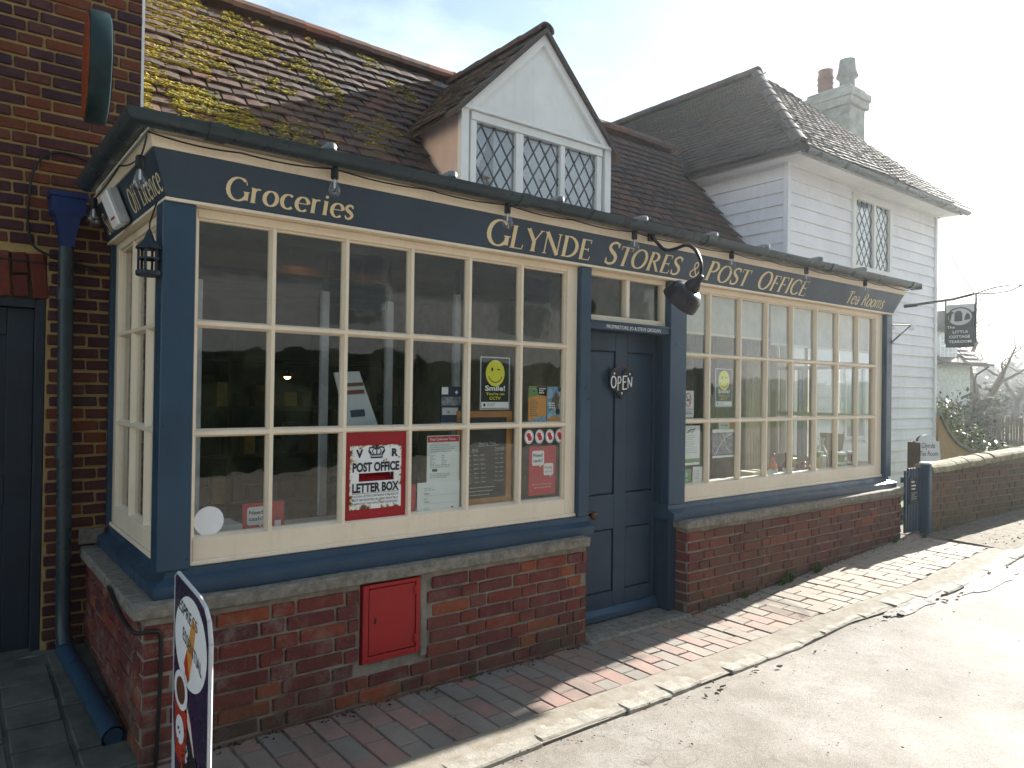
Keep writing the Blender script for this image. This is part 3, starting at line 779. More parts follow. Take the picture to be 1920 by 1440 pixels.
# --- timber sills with a weathered slope
SP = [(-.078, .654), (-.078, .700), (-.030, .722), (-.024, .752), (.10, .752), (.10, .654)]
def sill_front(x0, x1, m0=0, m1=0):
    b = MB(); a = [(x0+(m0*(.0-p[0]) if m0 else 0), p[0], p[1]) for p in SP]; c = [(x1+(m1*(0-p[0]) if m1 else 0), p[0], p[1]) for p in SP]
    return b.hull(a, c).build('timber_sill', 'blue_paint', shop)
sill_front(.762, 3.085, -1, 0); sill_front(3.815, 6.88, 0, 1)
for (xo, s) in ((.762, -1), (6.88, 1)):
    b = MB(); a = [(xo-s*p[0]*1, p[0] if p[0] < 0 else -.0, p[1]) if p[0] < 0 else (xo-s*.05, .0, p[1]) for p in SP]
    a = [(xo+s*(-p[0]), min(p[0], .0)+.001, p[1]) for p in SP]; c = [(xo+s*(-p[0]), 1.2, p[1]) for p in SP]
    b.hull(a, c).build('timber_sill', 'blue_paint', shop)
# --- posts
BX('post', 'blue_paint', shop, .702, .829, -.042, .07, .752, 2.236, b=.004)
BX('post', 'blue_paint', shop, .722, .80, 1.165, 1.2, .752, 2.236)
BX('post', 'blue_paint', shop, 3.0, 3.085, -.034, .05, .752, 2.236, b=.004)
BX('post', 'blue_paint', shop, 3.812, 3.98, -.034, .03, .752, 2.236, b=.004)
BX('post', 'blue_paint', shop, 6.822, 6.925, -.042, .05, .752, 2.236, b=.004)
BX('post', 'blue_paint', shop, 6.84, 6.915, 1.15, 1.2, .752, 2.236)
BX('door_frame', 'door_blue', shop, 3.835, 3.909, -.02, .12, .03, .654)
BX('door_frame', 'door_blue', shop, 3.835, 3.93, .032, .12, .654, 2.236)
BX('door_frame', 'door_blue', shop, 2.99, 3.09, .0, .12, .03, .652)
BX('door_frame', 'door_blue', shop, 3.03, 3.09, .052, .12, .654, 2.236)
# --- windows
def bars(win, axis, pos, a0, a1, plane, s=1):
    """moulded glazing bar; axis 'z' vertical, 'h' horizontal along the wall direction"""
    pass
def window(plane, lo, hi, cuts, zlo, zhi, hcuts, frame, along='x', out=-1, matn='cream_paint', gm='pane_glass', skip=()):
    """glazed frame. plane: face coordinate; frame: outer (lo, hi, zlo, zhi); out: sign of the outward direction"""
    fl, fh, fz0, fz1 = frame
    def T(b):
        if along == 'y': b.v = [Vector((p.y, p.x, p.z)) for p in b.v]; b.f = [tuple(reversed(f)) for f in b.f]
        return b
    d = -out
    b = MB(); y0, y1 = plane, plane+d*.055
    b.box(fl, lo, y0, y1, fz0, fz1, .003); b.box(hi, fh, y0, y1, fz0, fz1, .003)
    b.box(lo, hi, y0, y1, fz0, zlo, .003); b.box(lo, hi, y0, y1, zhi, fz1, .003)
    b.box(fl, fh, plane-d*.012, plane-d*.0005, fz0+.001, fz0+.022, .004)
    # stepped inner bead
    bb = .010
    b.box(lo+.0005, lo+bb, plane+d*.012, plane+d*.04, zlo, zhi, .002); b.box(hi-bb, hi-.0005, plane+d*.012, plane+d*.04, zlo, zhi, .002)
    b.box(lo+bb, hi-bb, plane+d*.012, plane+d*.04, zhi-bb, zhi-.0005, .002)
    b.hull([(lo+bb, plane+d*.006, zlo-.0005), (lo+bb, plane+d*.04, zlo-.0005), (lo+bb, plane+d*.04, zlo+.014)], [(hi-bb, plane+d*.006, zlo-.0005), (hi-bb, plane+d*.04, zlo-.0005), (hi-bb, plane+d*.04, zlo+.014)])
    win = T(b).build('window', matn, shop)
    prof = [(-.018, .042), (-.017, .028), (-.008, .004), (.008, .004), (.017, .028), (.018, .042)]
    for c in cuts:
        w = random.uniform(-.0015, .0015)
        a = [(c+p+w, plane+d*q, zlo) for p, q in prof]; e = [(c+p-w, plane+d*q, zhi) for p, q in prof]
        T(MB().hull(a, e)).build('glazing_bar', matn, win)
    for c in hcuts:
        a = [(lo, plane+d*(q-.0015), c+p) for p, q in prof]; e = [(hi, plane+d*(q-.0015), c+p) for p, q in prof]
        T(MB().hull(a, e)).build('glazing_bar', matn, win)
    xs = [lo]+list(cuts)+[hi]; zs = [zlo]+sorted(hcuts)+[zhi]
    for i in range(len(xs)-1):
        for j in range(len(zs)-1):
            if (i, j) in skip: continue
            q = T(MB().box(xs[i]+.002, xs[i+1]-.002, plane+d*.030, plane+d*.033, zs[j]+.002, zs[j+1]-.002)).build('pane', gm, win)
            q.rotation_euler = (random.uniform(-.004, .004), 0, random.uniform(-.004, .004)) if along == 'x' else (0, random.uniform(-.004, .004), random.uniform(-.004, .004))
    return win
wl_ = window(0, .845, 2.918, [1.171, 1.520, 1.875, 2.227, 2.582], .862, 2.198, [H1, H2], (.830, 2.999, .752, 2.236), skip=[(2, 0)])
wr_ = window(0, 3.995, 6.700, [4.285, 4.650, 4.992, 5.344, 5.702, 6.045, 6.390], .862, 2.198, [H1, H2], (3.981, 6.821, .752, 2.236))
ws_ = window(.745, .13, 1.085, [.448, .767], .862, 2.198, [H1, H2], (.071, 1.164, .752, 2.236), along='y', out=-1)
we_ = window(6.90, .13, 1.085, [.448, .767], .862, 2.198, [H1, H2], (.051, 1.149, .752, 2.236), along='y', out=1)
# --- sign board all round, canted outwards
def band(name, matn, d0, z0, d1, z1, inner=.06):
    """strip between offset d0 at z0 and d1 at z1 along the front and both returns"""
    X0, X1 = .76, 6.88
    f = MB().hull([(X0-d0, -d0, z0), (X1+d0, -d0, z0), (X1+d1, -d1, z1), (X0-d1, -d1, z1)],
                  [(X0+.01, inner, z0), (X1-.01, inner, z0), (X1-.01, inner, z1), (X0+.01, inner, z1)]).build(name, matn, shop)
    l_ = MB().hull([(X0-d0, -d0, z0), (X0-d1, -d1, z1), (X0-d1, 1.2, z1), (X0-d0, 1.2, z0)],
                   [(X0+inner, .03, z0+.0005), (X0+inner, .03, z1-.0005), (X0+inner, 1.2, z1-.0005), (X0+inner, 1.2, z0+.0005)]).build(name, matn, shop)
    r_ = MB().hull([(X1+d0, -d0, z0), (X1+d0, 1.2, z0), (X1+d1, 1.2, z1), (X1+d1, -d1, z1)],
                   [(X1-inner, .03, z0+.0005), (X1-inner, 1.2, z0+.0005), (X1-inner, 1.2, z1-.0005), (X1-inner, .03, z1-.0005)]).build(name, matn, shop)
    return f, l_, r_
band('bead', 'cream_paint', .052, 2.237, .052, 2.2495)
fb, fl_, _ = band('sign_board', 'sign_blue', .046, 2.250, .113, 2.420)
band('cornice', 'cream_paint', .118, 2.4205, .128, 2.470, .05)
band('eaves_board', 'cream_paint', .110, 2.4705, .110, 2.525, .04)
U = Vector((0, -.067, .17)).normalized()
def fz(z):   # point on the canted sign face at height z
    t = (z-2.25)/.17; return -.046-.067*t
def sgn(txt, x0, x1, z, h, shear=0., fn=serif, **k):
    return fn('lettering', txt, 'letter_gold', fb, (x0, fz(z), z), XD, U, h, x1-x0, **({'shear': shear} if fn is serif else {'shear': shear}))
def lay(name, txt, x0, x1, z, h, shear, small):
    x = 0; polys = []
    for q, ch in enumerate(txt):
        adv, strokes = GL[ch]; k = 1. if (q == 0 or not small) else .89
        for j, (pts, wm) in enumerate(strokes):
            vs, fs = ribbon(pts, wm); polys.append(([(x+px_*k, py*k) for px_, py in vs], fs, j+(q % 2)*.5))
        x += adv*k+(.035 if ch != ' ' else 0)
    return place2d('lettering', 'letter_gold', fb, polys, (x0, fz(z), z), XD, U, .0012, (x1-x0)/x, h, shear*x/((x1-x0)/h)*0+shear/((x1-x0)/x)*h)
lay('l', 'Groceries', .935, 1.52, 2.279, .094, 0, False)
lay('l', 'GLYNDE', 2.275, 3.045, 2.272, .134, -.06, True)
lay('l', 'STORES', 3.15, 3.86, 2.272, .134, .10, True)
lay('l', '&', 3.95, 4.055, 2.275, .105, .08, False)
lay('l', 'POST', 4.12, 4.62, 2.272, .134, .16, True)
lay('l', 'OFFICE', 4.73, 5.40, 2.272, .134, .20, True)
lay('l', 'Tea Rooms', 6.03, 6.69, 2.275, .105, .25, False)
def lay_side(txt, y0, y1, z, h):
    x = 0; polys = []
    for q, ch in enumerate(txt):
        adv, strokes = GL[ch]
        for j, (pts, wm) in enumerate(strokes):
            vs, fs = ribbon(pts, wm); polys.append(([(x+a, b_) for a, b_ in vs], fs, j+(q % 2)*.5))
        x += adv+.03
    t = (z-2.25)/.17; uy = Vector((-.067, 0, .17)).normalized()
    return place2d('lettering', 'letter_gold', fl_, polys, (.714-.067*t, y0, z), (0, -1, 0), uy, .0012, abs(y1-y0)/x, h)
lay_side('Off Licence', .50, -.05, 2.277, .105); lay_side('Sweets', 1.12, .72, 2.277, .105)
# --- gutter, half round with mitred corner
gy, gz, gr = -.176, 2.522, .051
prof = [(gr*math.cos(R(180+180*i/12)), gr*math.sin(R(180+180*i/12))) for i in range(13)] + [((gr-.005)*math.cos(R(360-180*i/12)), (gr-.005)*math.sin(R(360-180*i/12))) for i in range(13)]
XG, XR = .585, 7.09
b = MB(); np_ = len(prof)
for (fx, fy) in (('r', 0), ('c', 0), ('s', 0)):
    for (dd, dz) in prof:
        if fx == 'r': b.v.append(Vector((XR, gy-dd, gz+dz)))
        elif fx == 'c': b.v.append(Vector((XG-dd, gy-dd, gz+dz)))
        else: b.v.append(Vector((XG-dd, 1.02, gz+dz-.01)))
for s_ in (0, 1):
    for i in range(np_): b.f.append((s_*np_+i, s_*np_+(i+1) % np_, (s_+1)*np_+(i+1) % np_, (s_+1)*np_+i))
b.f.append(tuple(range(np_))); b.f.append(tuple(range(2*np_, 3*np_))[::-1])
gut = cap_smooth(b.build('gutter', 'gutter_paint', shop), 50)
def gclip(x):
    b = MB(); pr = [((gr+.006)*math.cos(R(178+184*i/12)), (gr+.006)*math.sin(R(178+184*i/12))) for i in range(13)] + [((gr+.0005)*math.cos(R(362-184*i/12)), (gr+.0005)*math.sin(R(362-184*i/12))) for i in range(13)]
    b.hull([(x-.035, gy-d_, gz+z_) for d_, z_ in pr], [(x+.035, gy-d_, gz+z_) for d_, z_ in pr])
    b.build('gutter_joint', 'gutter_paint', gut)
for x in (.86, 2.42, 3.98, 5.55, 6.95): gclip(x)
BX('gutter_end', 'gutter_paint', gut, XR, XR+.006, gy-gr, gy+gr, gz-gr, gz+.002)
# --- flat lead roof with rolls
b = MB(); b.hull([(.70, -.125, 2.526), (6.94, -.125, 2.526), (6.94, -.125, 2.545), (.70, -.125, 2.545)], [(.70, 1.45, 2.58), (6.94, 1.45, 2.58), (6.94, 1.45, 2.62), (.70, 1.45, 2.62)])
lr = b.build('lead_roof', 'lead_grey', shop)
for x in (1.366, 2.01, 2.73, 3.428, 4.134, 4.75, 5.49, 6.2):
    b = MB().tube([(x, -.142, 2.552), (x, -.140, 2.560), (x, -.125, 2.562), (x, -.03, 2.560), (x, .35, 2.570), (x, 1.4, 2.615)], [.015, .026, .028, .026, .02, .02], 12)
    cap_smooth(b.build('lead_roll', 'lead_grey', lr), 60)
# --- door and its surround
door = MB()
for (a, c) in ((3.092, 3.17), (3.435, 3.545), (3.80, 3.832)): door.box(a, c, .10, .125, .10, 1.875, .002)
for (a, c) in ((3.1705, 3.4345), (3.5455, 3.7995)):
    for (z0, z1) in ((.10, .22), (.62, .84), (1.755, 1.875)): door.box(a, c, .1005, .125, z0, z1, .002)
door.box(3.092, 3.832, .1255, .145, .10, 1.875)
door = door.build('door', 'door_blue', shop)
for (a, c) in ((3.176, 3.429), (3.551, 3.794)):
    for (z0, z1) in ((.226, .614), (.846, 1.749)): BX('door_panel', 'door_blue', door, a, c, .108, .1252, z0, z1, b=.004)
b = MB().hull([(3.092, .058, .065), (3.092, .0995, .065), (3.092, .0995, .128), (3.092, .088, .128), (3.092, .060, .098)], [(3.832, .058, .065), (3.832, .0995, .065), (3.832, .0995, .128), (3.832, .088, .128), (3.832, .060, .098)])
b.build('weatherboard', 'blue_paint', door)
b = MB().lathe([(.020, 0), (.020, .004), (.010, .006), (.009, .022), (.020, .030), (.026, .040), (.024, .050), (.014, .056), (.0, .058)], (3.215, .100, .728), (0, -1, 0), 16)
cap_smooth(b.build('door_knob', 'brass', door), 60)
BX('keyhole_cover', 'brass', door, 3.196, 3.212, .096, .0995, .842, .866)
b = MB().box(3.0855, 3.811, -.022, .12, 1.876, 1.926, .004); b.box(3.0855, 3.811, -.034, -.0225, 1.916, 1.928, .002)
tb = b.build('transom', 'blue_paint', shop)
sans('lettering', 'PROPRIETORS: JO & STEVE GROGAN', 'white_print', tb, (3.225, -.022, 1.886), XD, ZD, .022, .50, .004)
b = MB(); b.box(3.0855, 3.811, .012, .06, 1.929, 1.965, .003); b.box(3.0855, 3.811, .012, .06, 2.205, 2.236, .003)
b.box(3.0855, 3.112, .012, .06, 1.965, 2.205, .003); b.box(3.785, 3.811, .012, .06, 1.965, 2.205, .003); b.box(3.43, 3.465, .010, .06, 1.965, 2.205, .004)
fl = b.build('fanlight', 'cream_paint', shop)
BX('pane', 'pane_glass', fl, 3.113, 3.429, .04, .043, 1.966, 2.204, b=0); BX('pane', 'pane_glass', fl, 3.466, 3.784, .04, .043, 1.966, 2.204, b=0)
o = MB().box(2.985, 3.915, -.16, .13, -.05, .052, .012).build('doorstep', 'slab_stone', shop); subdivide_displace(o, (3, .08), .005, 6)
# --- rooms inside
b = MB(); b.box(.82, 6.93, .125, 4.2, .0, .045)
b.build('floor', 'room_floor', shop)
b = MB(); b.box(.82, 6.88, .07, 4.2, 2.34, 2.40); b.build('ceiling', 'grey_wall', shop)
b = MB(); b.box(.80, .86, 1.21, 4.2, .0, 2.34); b.box(.86, 3.88, 4.1, 4.2, .045, 2.34); b.build('inner_wall', 'grey_wall', shop)
b = MB(); b.box(3.89, 3.94, .13, 4.1, .045, 2.34); b.box(3.94, 6.88, 3.0, 3.1, .045, 2.34); b.box(6.80, 6.92, 1.21, 3.0, .045, 2.34); b.box(3.895, 6.8, .075, 2.9, 2.325, 2.3395)
b.build('inner_wall', 'room_cream', shop)
b = MB(); b.box(.86, 2.98, .06, .40, .80, .83, .003); b.build('window_board', 'sill_inner', shop)
b = MB(); b.box(4.0, 6.83, .06, .40, .785, .815, .003); b.build('window_board', 'sill_inner', shop)
b = MB(); b.box(.83, 2.98, .06, .10, .05, .80); b.box(4.0, 6.83, .06, .10, .05, .785); b.build('inner_wall', 'grey_wall', shop)
# dark ceiling beam and shop shelving glimpsed inside
BX('beam', 'dark_wood', shop, .86, 3.88, 1.25, 1.40, 2.20, 2.34)
BX('beam', 'dark_wood', shop, 3.94, 6.80, 1.25, 1.40, 2.20, 2.325)
for (x, y, z0, z1, zt) in ((1.60, .42, .83, 2.0, 2.2), (1.98, .42, .83, 1.98, 2.2), (2.43, .42, .83, 2.06, 2.2), (.965, .42, .83, 2.0, 2.0)):
    t = thing('shelf_upright', {1.60: 'pale metal shelf upright with dark top behind the second column of panes', 1.98: 'pale metal shelf upright with dark top inside above the letter box panel', 2.43: 'pale metal shelf upright behind the dark leaflet with a white cross', .965: 'grey upright inside the shop close to the blue corner post'}[x], 'shelf upright', (x, y, z0), 'shelf uprights inside the shop window')
    BX('channel', 'upright_grey', t, x-.02, x+.02, y, y+.03, z0, z1)
    if zt > z1: BX('top_bracket', 'iron', t, x-.008, x+.012, y+.005, y+.025, z1, zt)
# stock shelves deep in the shop
t = thing('stock_shelves', 'dark wooden shelves of small goods deep inside the left window', 'shelves', (2.3, 3.2, 0))
b = MB()
for z in (.5, .9, 1.3, 1.7): b.box(1.0, 3.7, 3.0, 3.4, z, z+.03)
for x in (1.0, 1.9, 2.8, 3.68): b.box(x, x+.03, 3.0, 3.4, .05, 2.0)
b.build('shelf_frame', 'dark_wood', t)
rr = random.Random(4)
for z in (.53, .93, 1.33):
    x = 1.06
    while x < 3.6:
        w = rr.uniform(.06, .13); h = rr.uniform(.10, .26)
        BX('packet', rr.choice(['dark_box', 'dark_box', 'dark_cloth', 'basket', 'navy_print', 'dark_wood', 'yellow_goods']), t, x, x+w, 3.02, 3.15, z, z+h); x += w+rr.uniform(.01, .07)
# small warm spotlights
for i, (x, y, z, lb) in enumerate(((1.79, 1.15, 2.285, 'warm ceiling spotlight seen through the second pane of the top row'), (2.27, 1.15, 2.285, 'small dim ceiling spotlight seen through the third pane of the top row'), (1.70, 1.2, 1.56, 'bare bright lamp glowing low in the dark behind the second pane'))):
    t = thing('spotlight', lb, 'spotlight', (x, y, z), 'lit spotlights inside the shop')
    cap_smooth(MB().lathe([(.008, .06), (.012, .05), (.02, .03), (.03, 0), (.026, 0), (.015, .025)], (x, y, z), (0, 0, 1), 12).build('shade', 'brass', t))
    MB().sphere((x, y, z+.004), .020 if i != 1 else .012, 8).build('bulb', 'warm_lamp', t)
# roller blinds and curtain in the tea room
for (a, c, zb, lb) in ((4.02, 5.16, 1.93, 'pale roller blind half down behind the left half of the right window'), (5.19, 6.78, 1.90, 'pale roller blind half down behind the right half of the right window')):
    t = thing('roller_blind', lb, 'blind', (a, .1, 2.2), 'roller blinds in the right window')
    b = MB(); n = 20
    for i in range(n+1):
        x = a+(c-a)*i/n; w = .003*math.sin(i*1.3)
        for zz in (2.22, zb): b.v += [Vector((x, .105+w, zz)), Vector((x, .107+w, zz))]
    for i in range(n):
        k = 4*i; b.f += [(k, k+4, k+6, k+2), (k+1, k+3, k+7, k+5), (k+2, k+6, k+7, k+3)]
    b.build('cloth', 'blind_cloth', t); BX('bottom_bar', 'cream_paint', t, a, c, .10, .112, zb-.018, zb)
    MB().tube([(a, .12, 2.24), (c, .12, 2.24)], .018, 10).build('roller', 'cream_paint', t)
def curtain(x0, x1, y, z0, z1, matn, lb, grp=None, fold=.02):
    b = MB(); n = 60
    for i in range(n+1):
        x = x0+(x1-x0)*i/n; yy = y+fold*math.sin(i*.9)+.3*fold*math.sin(i*2.3)
        b.v += [Vector((x, yy, z0)), Vector((x, yy, z1)), Vector((x, yy+.006, z0)), Vector((x, yy+.006, z1))]
    for i in range(n):
        k = 4*i; b.f += [(k, k+4, k+5, k+1), (k+2, k+3, k+7, k+6), (k, k+2, k+6, k+4), (k+1, k+5, k+7, k+3)]
    tag(b.build('curtain', matn, None, smooth=True), lb, 'curtain', grp)
curtain(5.45, 5.80, .50, .82, 2.3, 'curtain_cloth', 'beige curtain hanging above the two bottles in the right window')
curtain(5.15, 5.42, .80, .82, 2.3, 'dark_cloth', 'dark curtain standing left of the beige one in the right window')

# ================================================================== COTTAGE BEHIND THE SHOP
cot = thing('cottage', 'cottage behind the shop with long mossy tiled roof and white gabled dormer', 'cottage', (4, 2.5, 0))
TA = math.atan(1.258); ca, sa = math.cos(TA), math.sin(TA)
RY, RZ = 2.742, 3.278+1.258*(2.742-1.81)
def zmain(y): return 3.278+1.258*(y-1.81)
b = MB(); t_ = .05
b.hull([(.87, 1.0, zmain(1.0)), (7.19, 1.0, zmain(1.0)), (7.19, RY, RZ), (.87, RY, RZ)], [(.87, 1.0, zmain(1.0)-t_), (7.19, 1.0, zmain(1.0)-t_), (7.19, RY, RZ-t_*1.6), (.87, RY, RZ-t_*1.6)])
b.hull([(.87, RY+.001, RZ), (7.19, RY+.001, RZ), (7.19, 4.5, zmain(.98)), (.87, 4.5, zmain(.98))], [(.87, RY+.001, RZ-.08), (7.19, RY+.001, RZ-.08), (7.19, 4.5, zmain(.98)-.05), (.87, 4.5, zmain(.98)-.05)])
roof = b.build('roof', 'roof_tile_dark', cot)
BX('wall', 'cream_render', cot, .87, 7.19, 4.2, 4.32, 0, 2.4, b=0)
DX, DZ, DY = 3.86, 4.41, 1.36
def zdorm(x): return DZ+.02-abs(x-DX)
def inm(u, s):
    x = .90+u; y = 1.15+s*ca; z = zmain(y)
    if not (.93 < x < 7.12) or y > RY-.10 or z < 2.62: return False
    if abs(x-DX) < .86 and z < zdorm(x)-.06 and y > DY+.02: return False
    return True
tiled(roof, (.90, 1.15, zmain(1.15)), XD, (0, ca, sa), 6.3, 2.6, inm, 'roof_tile_clay', 300, sag=.02, seed=2)
# moss cushions on the left half of the roof
b = MB(); rr = random.Random(12); nvec = Vector((0, -sa, ca)); k = 0; tries = 0
while k < 26000 and tries < 200000:
    tries += 1
    x = .95+rr.random()**1.5*2.9; s = rr.uniform(.15, 2.45)
    dens = mn.noise(Vector((x*2.1, s*2.6, 4)))*.8+mn.noise(Vector((x*6, s*7, 1)))*.6 - (x-1.0)*.26 + .34
    if dens < .08+rr.random()*.28: continue
    j = round(s/.1)*.1+rr.choice([rr.uniform(-.008, .02), rr.uniform(-.008, .06)]); y = 1.15+j*ca; z = zmain(y)
    if abs(x-DX) < .95 and y > 1.3 and z < zdorm(x)+.1: continue
    q = rr.choice([.004, .006, .008, .011, .015]); mrow = s
    P = Vector((x, y, z))+nvec*(.040+rr.uniform(-.002, .008))
    kk = len(b.v); a_ = rr.uniform(0, 6.28)
    for (ux_, uy_, uz_) in ((1, 0, 0), (0, 1, 0), (-1, 0, 0), (0, -1, 0), (0, 0, 1), (0, 0, -1)):
        vx_, vy_ = ux_*math.cos(a_)-uy_*math.sin(a_), ux_*math.sin(a_)+uy_*math.cos(a_)
        b.v.append(P+Vector((vx_*1.7, vy_, uz_*.8))*q*rr.uniform(.6, 1.3))
    b.f += [(kk, kk+1, kk+4), (kk+1, kk+2, kk+4), (kk+2, kk+3, kk+4), (kk+3, kk, kk+4), (kk+1, kk, kk+5), (kk+2, kk+1, kk+5), (kk+3, kk+2, kk+5), (kk, kk+3, kk+5)]; k += 1
b.build('moss', 'moss', roof, kind='stuff')
# ridge tiles
def ridge_tile(parent, p, q, r, matn, name='ridge_tile', seed=0):
    """half-round tile from p to q"""
    p, q = Vector(p), Vector(q); t = (q-p).normalized(); side = t.cross(Vector((0, 0, 1))).normalized(); upv = side.cross(t)
    L1, L2 = [], []; n = 8
    for R_, n1 in ((r, 1), (r-.016, -1)):
        rng = range(n+1) if n1 > 0 else range(n, -1, -1)
        for i in rng:
            a = R(-12+204*i/n); o = side*math.cos(a)*R_+upv*math.sin(a)*R_*.85
            L1.append(p+o); L2.append(q+o*.94)
    o = MB().hull(L1, L2).build(name, matn, parent); subdivide_displace(o, (0, 1), .004, 9, seed); return o
x = .88; i = 0
while x < 7.15:
    dz = .012*math.sin(x*1.4); m_ = 'terracotta' if i % 4 == 1 else 'old_terracotta'
    ridge_tile(roof, (x, RY, RZ+.02+dz), (min(x+.30, 7.19), RY, RZ+.026+dz), .105, m_, seed=x); x += .298; i += 1
# dormer
drm = BX('dormer', 'pink_render', cot, 3.10, 4.62, DY+.18, 2.4, 2.6, 3.60, b=0)
BX('dormer_cheek', 'pink_render', drm, 3.10, 3.16, DY+.05, DY+.179, 2.6, 3.60, b=0); BX('dormer_cheek', 'pink_render', drm, 4.56, 4.62, DY+.05, DY+.179, 2.6, 3.60, b=0)
b = MB(); b.hull([(3.12, DY+.02, 3.64), (4.60, DY+.02, 3.64), (DX, DY+.02, DZ-.03)], [(3.12, DY+.06, 3.64), (4.60, DY+.06, 3.64), (DX, DY+.06, DZ-.03)])
b.build('gable_plaster', 'white_paint', drm)
for s in (-1, 1):
    b = MB(); x0 = DX+s*.80; w = .075
    b.hull([(x0, DY-.012, DZ-.80), (DX, DY-.012, DZ), (DX, DY-.012, DZ-w*1.35), (DX+s*(.80-w*1.35), DY-.012, DZ-.80)], [(x0, DY+.019, DZ-.80), (DX, DY+.019, DZ), (DX, DY+.019, DZ-w*1.35), (DX+s*(.80-w*1.35), DY+.019, DZ-.80)])
    b.build('bargeboard', 'white_paint', drm)
    BX('corner_board', 'white_paint', drm, DX+s*.76-.035, DX+s*.76+.035, DY-.002, DY+.05, 2.6, 3.61)
BX('head_board', 'white_paint', drm, 3.08, 4.64, DY-.022, DY+.05, 3.612, 3.64)
# leaded lights
def clip_poly(P, x0, x1, z0, z1):
    for ax, v, sg in ((0, x0, 1), (0, x1, -1), (1, z0, 1), (1, z1, -1)):
        out = []
        for i in range(len(P)):
            a, c = P[i], P[(i+1) % len(P)]; da, dc = (a[ax]-v)*sg, (c[ax]-v)*sg
            if da >= 0: out.append(a)
            if (da > 0 and dc < 0) or (da < 0 and dc > 0):
                t = da/(da-dc); out.append((a[0]+(c[0]-a[0])*t, a[1]+(c[1]-a[1])*t))
        P = out
        if len(P) < 3: return []
    return P
def leaded(parent, x0, x1, z0, z1, y, w, h, seed=0, came=.005):
    rr = random.Random(seed); cb = MB()
    for i in range(-1, int((x1-x0)/(w/2))+3):
        for j in range(-1, int((z1-z0)/(h/2))+3):
            if (i+j) % 2: continue
            cx, cz = x0+i*w/2, z0+j*h/2
            P = clip_poly([(cx-w/2, cz), (cx, cz-h/2), (cx+w/2, cz), (cx, cz+h/2)], x0, x1, z0, z1)
            if len(P) < 3: continue
            mx_ = sum(p[0] for p in P)/len(P); mz = sum(p[1] for p in P)/len(P)
            tx, tz = rr.uniform(-.03, .03), rr.uniform(-.03, .03)
            f = [(p[0]+(mx_-p[0])*.02, y+(p[0]-mx_)*tx+(p[1]-mz)*tz, p[1]+(mz-p[1])*.02) for p in P]
            MB().hull(f, [(a, b_+.003, c) for a, b_, c in f]).build('pane', 'leaded_glass', parent)
    # lead lines
    def seg(p, q):
        t = (Vector((q[0]-p[0], 0, q[1]-p[1]))).normalized(); s = Vector((t.z, 0, -t.x))*came
        a, c = Vector((p[0], y-.004, p[1])), Vector((q[0], y-.004, q[1])); e = Vector((0, .009, 0))
        cb.hull([a-s, a+s, c+s, c-s], [a-s+e, a+s+e, c+s+e, c-s+e])
    k = h/w; N = int((x1-x0)/w+(z1-z0)/h)+3
    for sg in (1, -1):
        for n_ in range(-N, N*2):
            # line z-z0 = sg*k*(x-x0) + c
            c = (n_+.5)*h if True else 0
            pts = []
            for x in (x0, x1):
                z = z0+sg*k*(x-x0)+c
                if z0 <= z <= z1: pts.append((x, z))
            for z in (z0, z1):
                x = x0+(z-z0-c)/(sg*k)
                if x0 < x < x1: pts.append((x, z))
            if len(pts) >= 2 and (abs(pts[0][0]-pts[1][0]) > .01): seg(pts[0], pts[1])
    cb.build('lead_came', 'came', parent)
b = MB(); yw = DY+.012
b.box(3.16, 4.555, yw-.010, yw+.06, 3.545, 3.609, .003)
for (a, c) in ((3.16, 3.215), (3.60, 3.675), (4.075, 4.125), (4.50, 4.555)): b.box(a, c, yw, yw+.06, 2.75, 3.544, .003)
b.box(3.16, 4.555, yw, yw+.06, 2.68, 2.749)
dwin = b.build('dormer_window', 'white_paint', cot)
for i, (a, c) in enumerate(((3.217, 3.598), (3.677, 4.073), (4.127, 4.498))): leaded(dwin, a, c, 2.752, 3.543, yw+.03, .125, .195, i)
# room behind the leaded lights: pale blind and drawn curtain
BX('inner_blind', 'white_paint', cot, 3.45, 4.54, yw+.10, yw+.11, 2.62, 3.54)
MB().hull([(3.18, yw+.12, 3.54), (3.44, yw+.12, 3.54), (3.18, yw+.12, 2.9)], [(3.18, yw+.13, 3.54), (3.44, yw+.13, 3.54), (3.18, yw+.13, 2.9)]).build('curtain', 'white_paint', cot)
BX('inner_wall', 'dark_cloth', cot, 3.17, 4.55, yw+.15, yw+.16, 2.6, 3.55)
# dormer roof
ri = MB()
for s in (-1, 1):
    xe = DX+s*.87
    a = [(xe, DY-.045, DZ+.035-.87), (DX, DY-.045, DZ+.035), (DX, 2.80, DZ+.012), (xe, 2.15, DZ+.012-.87)]
    c = [(p[0], p[1], p[2]-.045) for p in a]; ri.hull(a, c)
droof = ri.build('dormer_roof', 'roof_tile_dark', cot)
q2 = math.sqrt(.5)
def ind(u, s, ytop=lambda z: 0):
    return True
def in_l(u, s):
    y = 2.72-u; x = DX-.88+s*q2; z = DZ+.03-.88+s*q2
    return y > DY+.03 and x < DX-.11 and z > zmain(y)-.02
tiled(droof, (DX-.88, 2.72, DZ-.005-.88), (0, -1, 0), (q2, 0, q2), 1.5, 1.3, in_l, 'roof_tile_dark', 60, name='dormer_tile', seed=5)
def in_r(u, s):
    y = DY-.075+u; x = DX+.88-s*q2; z = DZ+.03-.88+s*q2
    return DY+.03 < y < 2.72 and x > DX+.11 and z > zmain(y)-.02
tiled(droof, (DX+.88, DY+.03, DZ-.005-.88), (0, 1, 0), (-q2, 0, q2), 1.5, 1.3, in_r, 'roof_tile_dark', 60, name='dormer_tile', seed=6)
y = DY-.04; i = 0
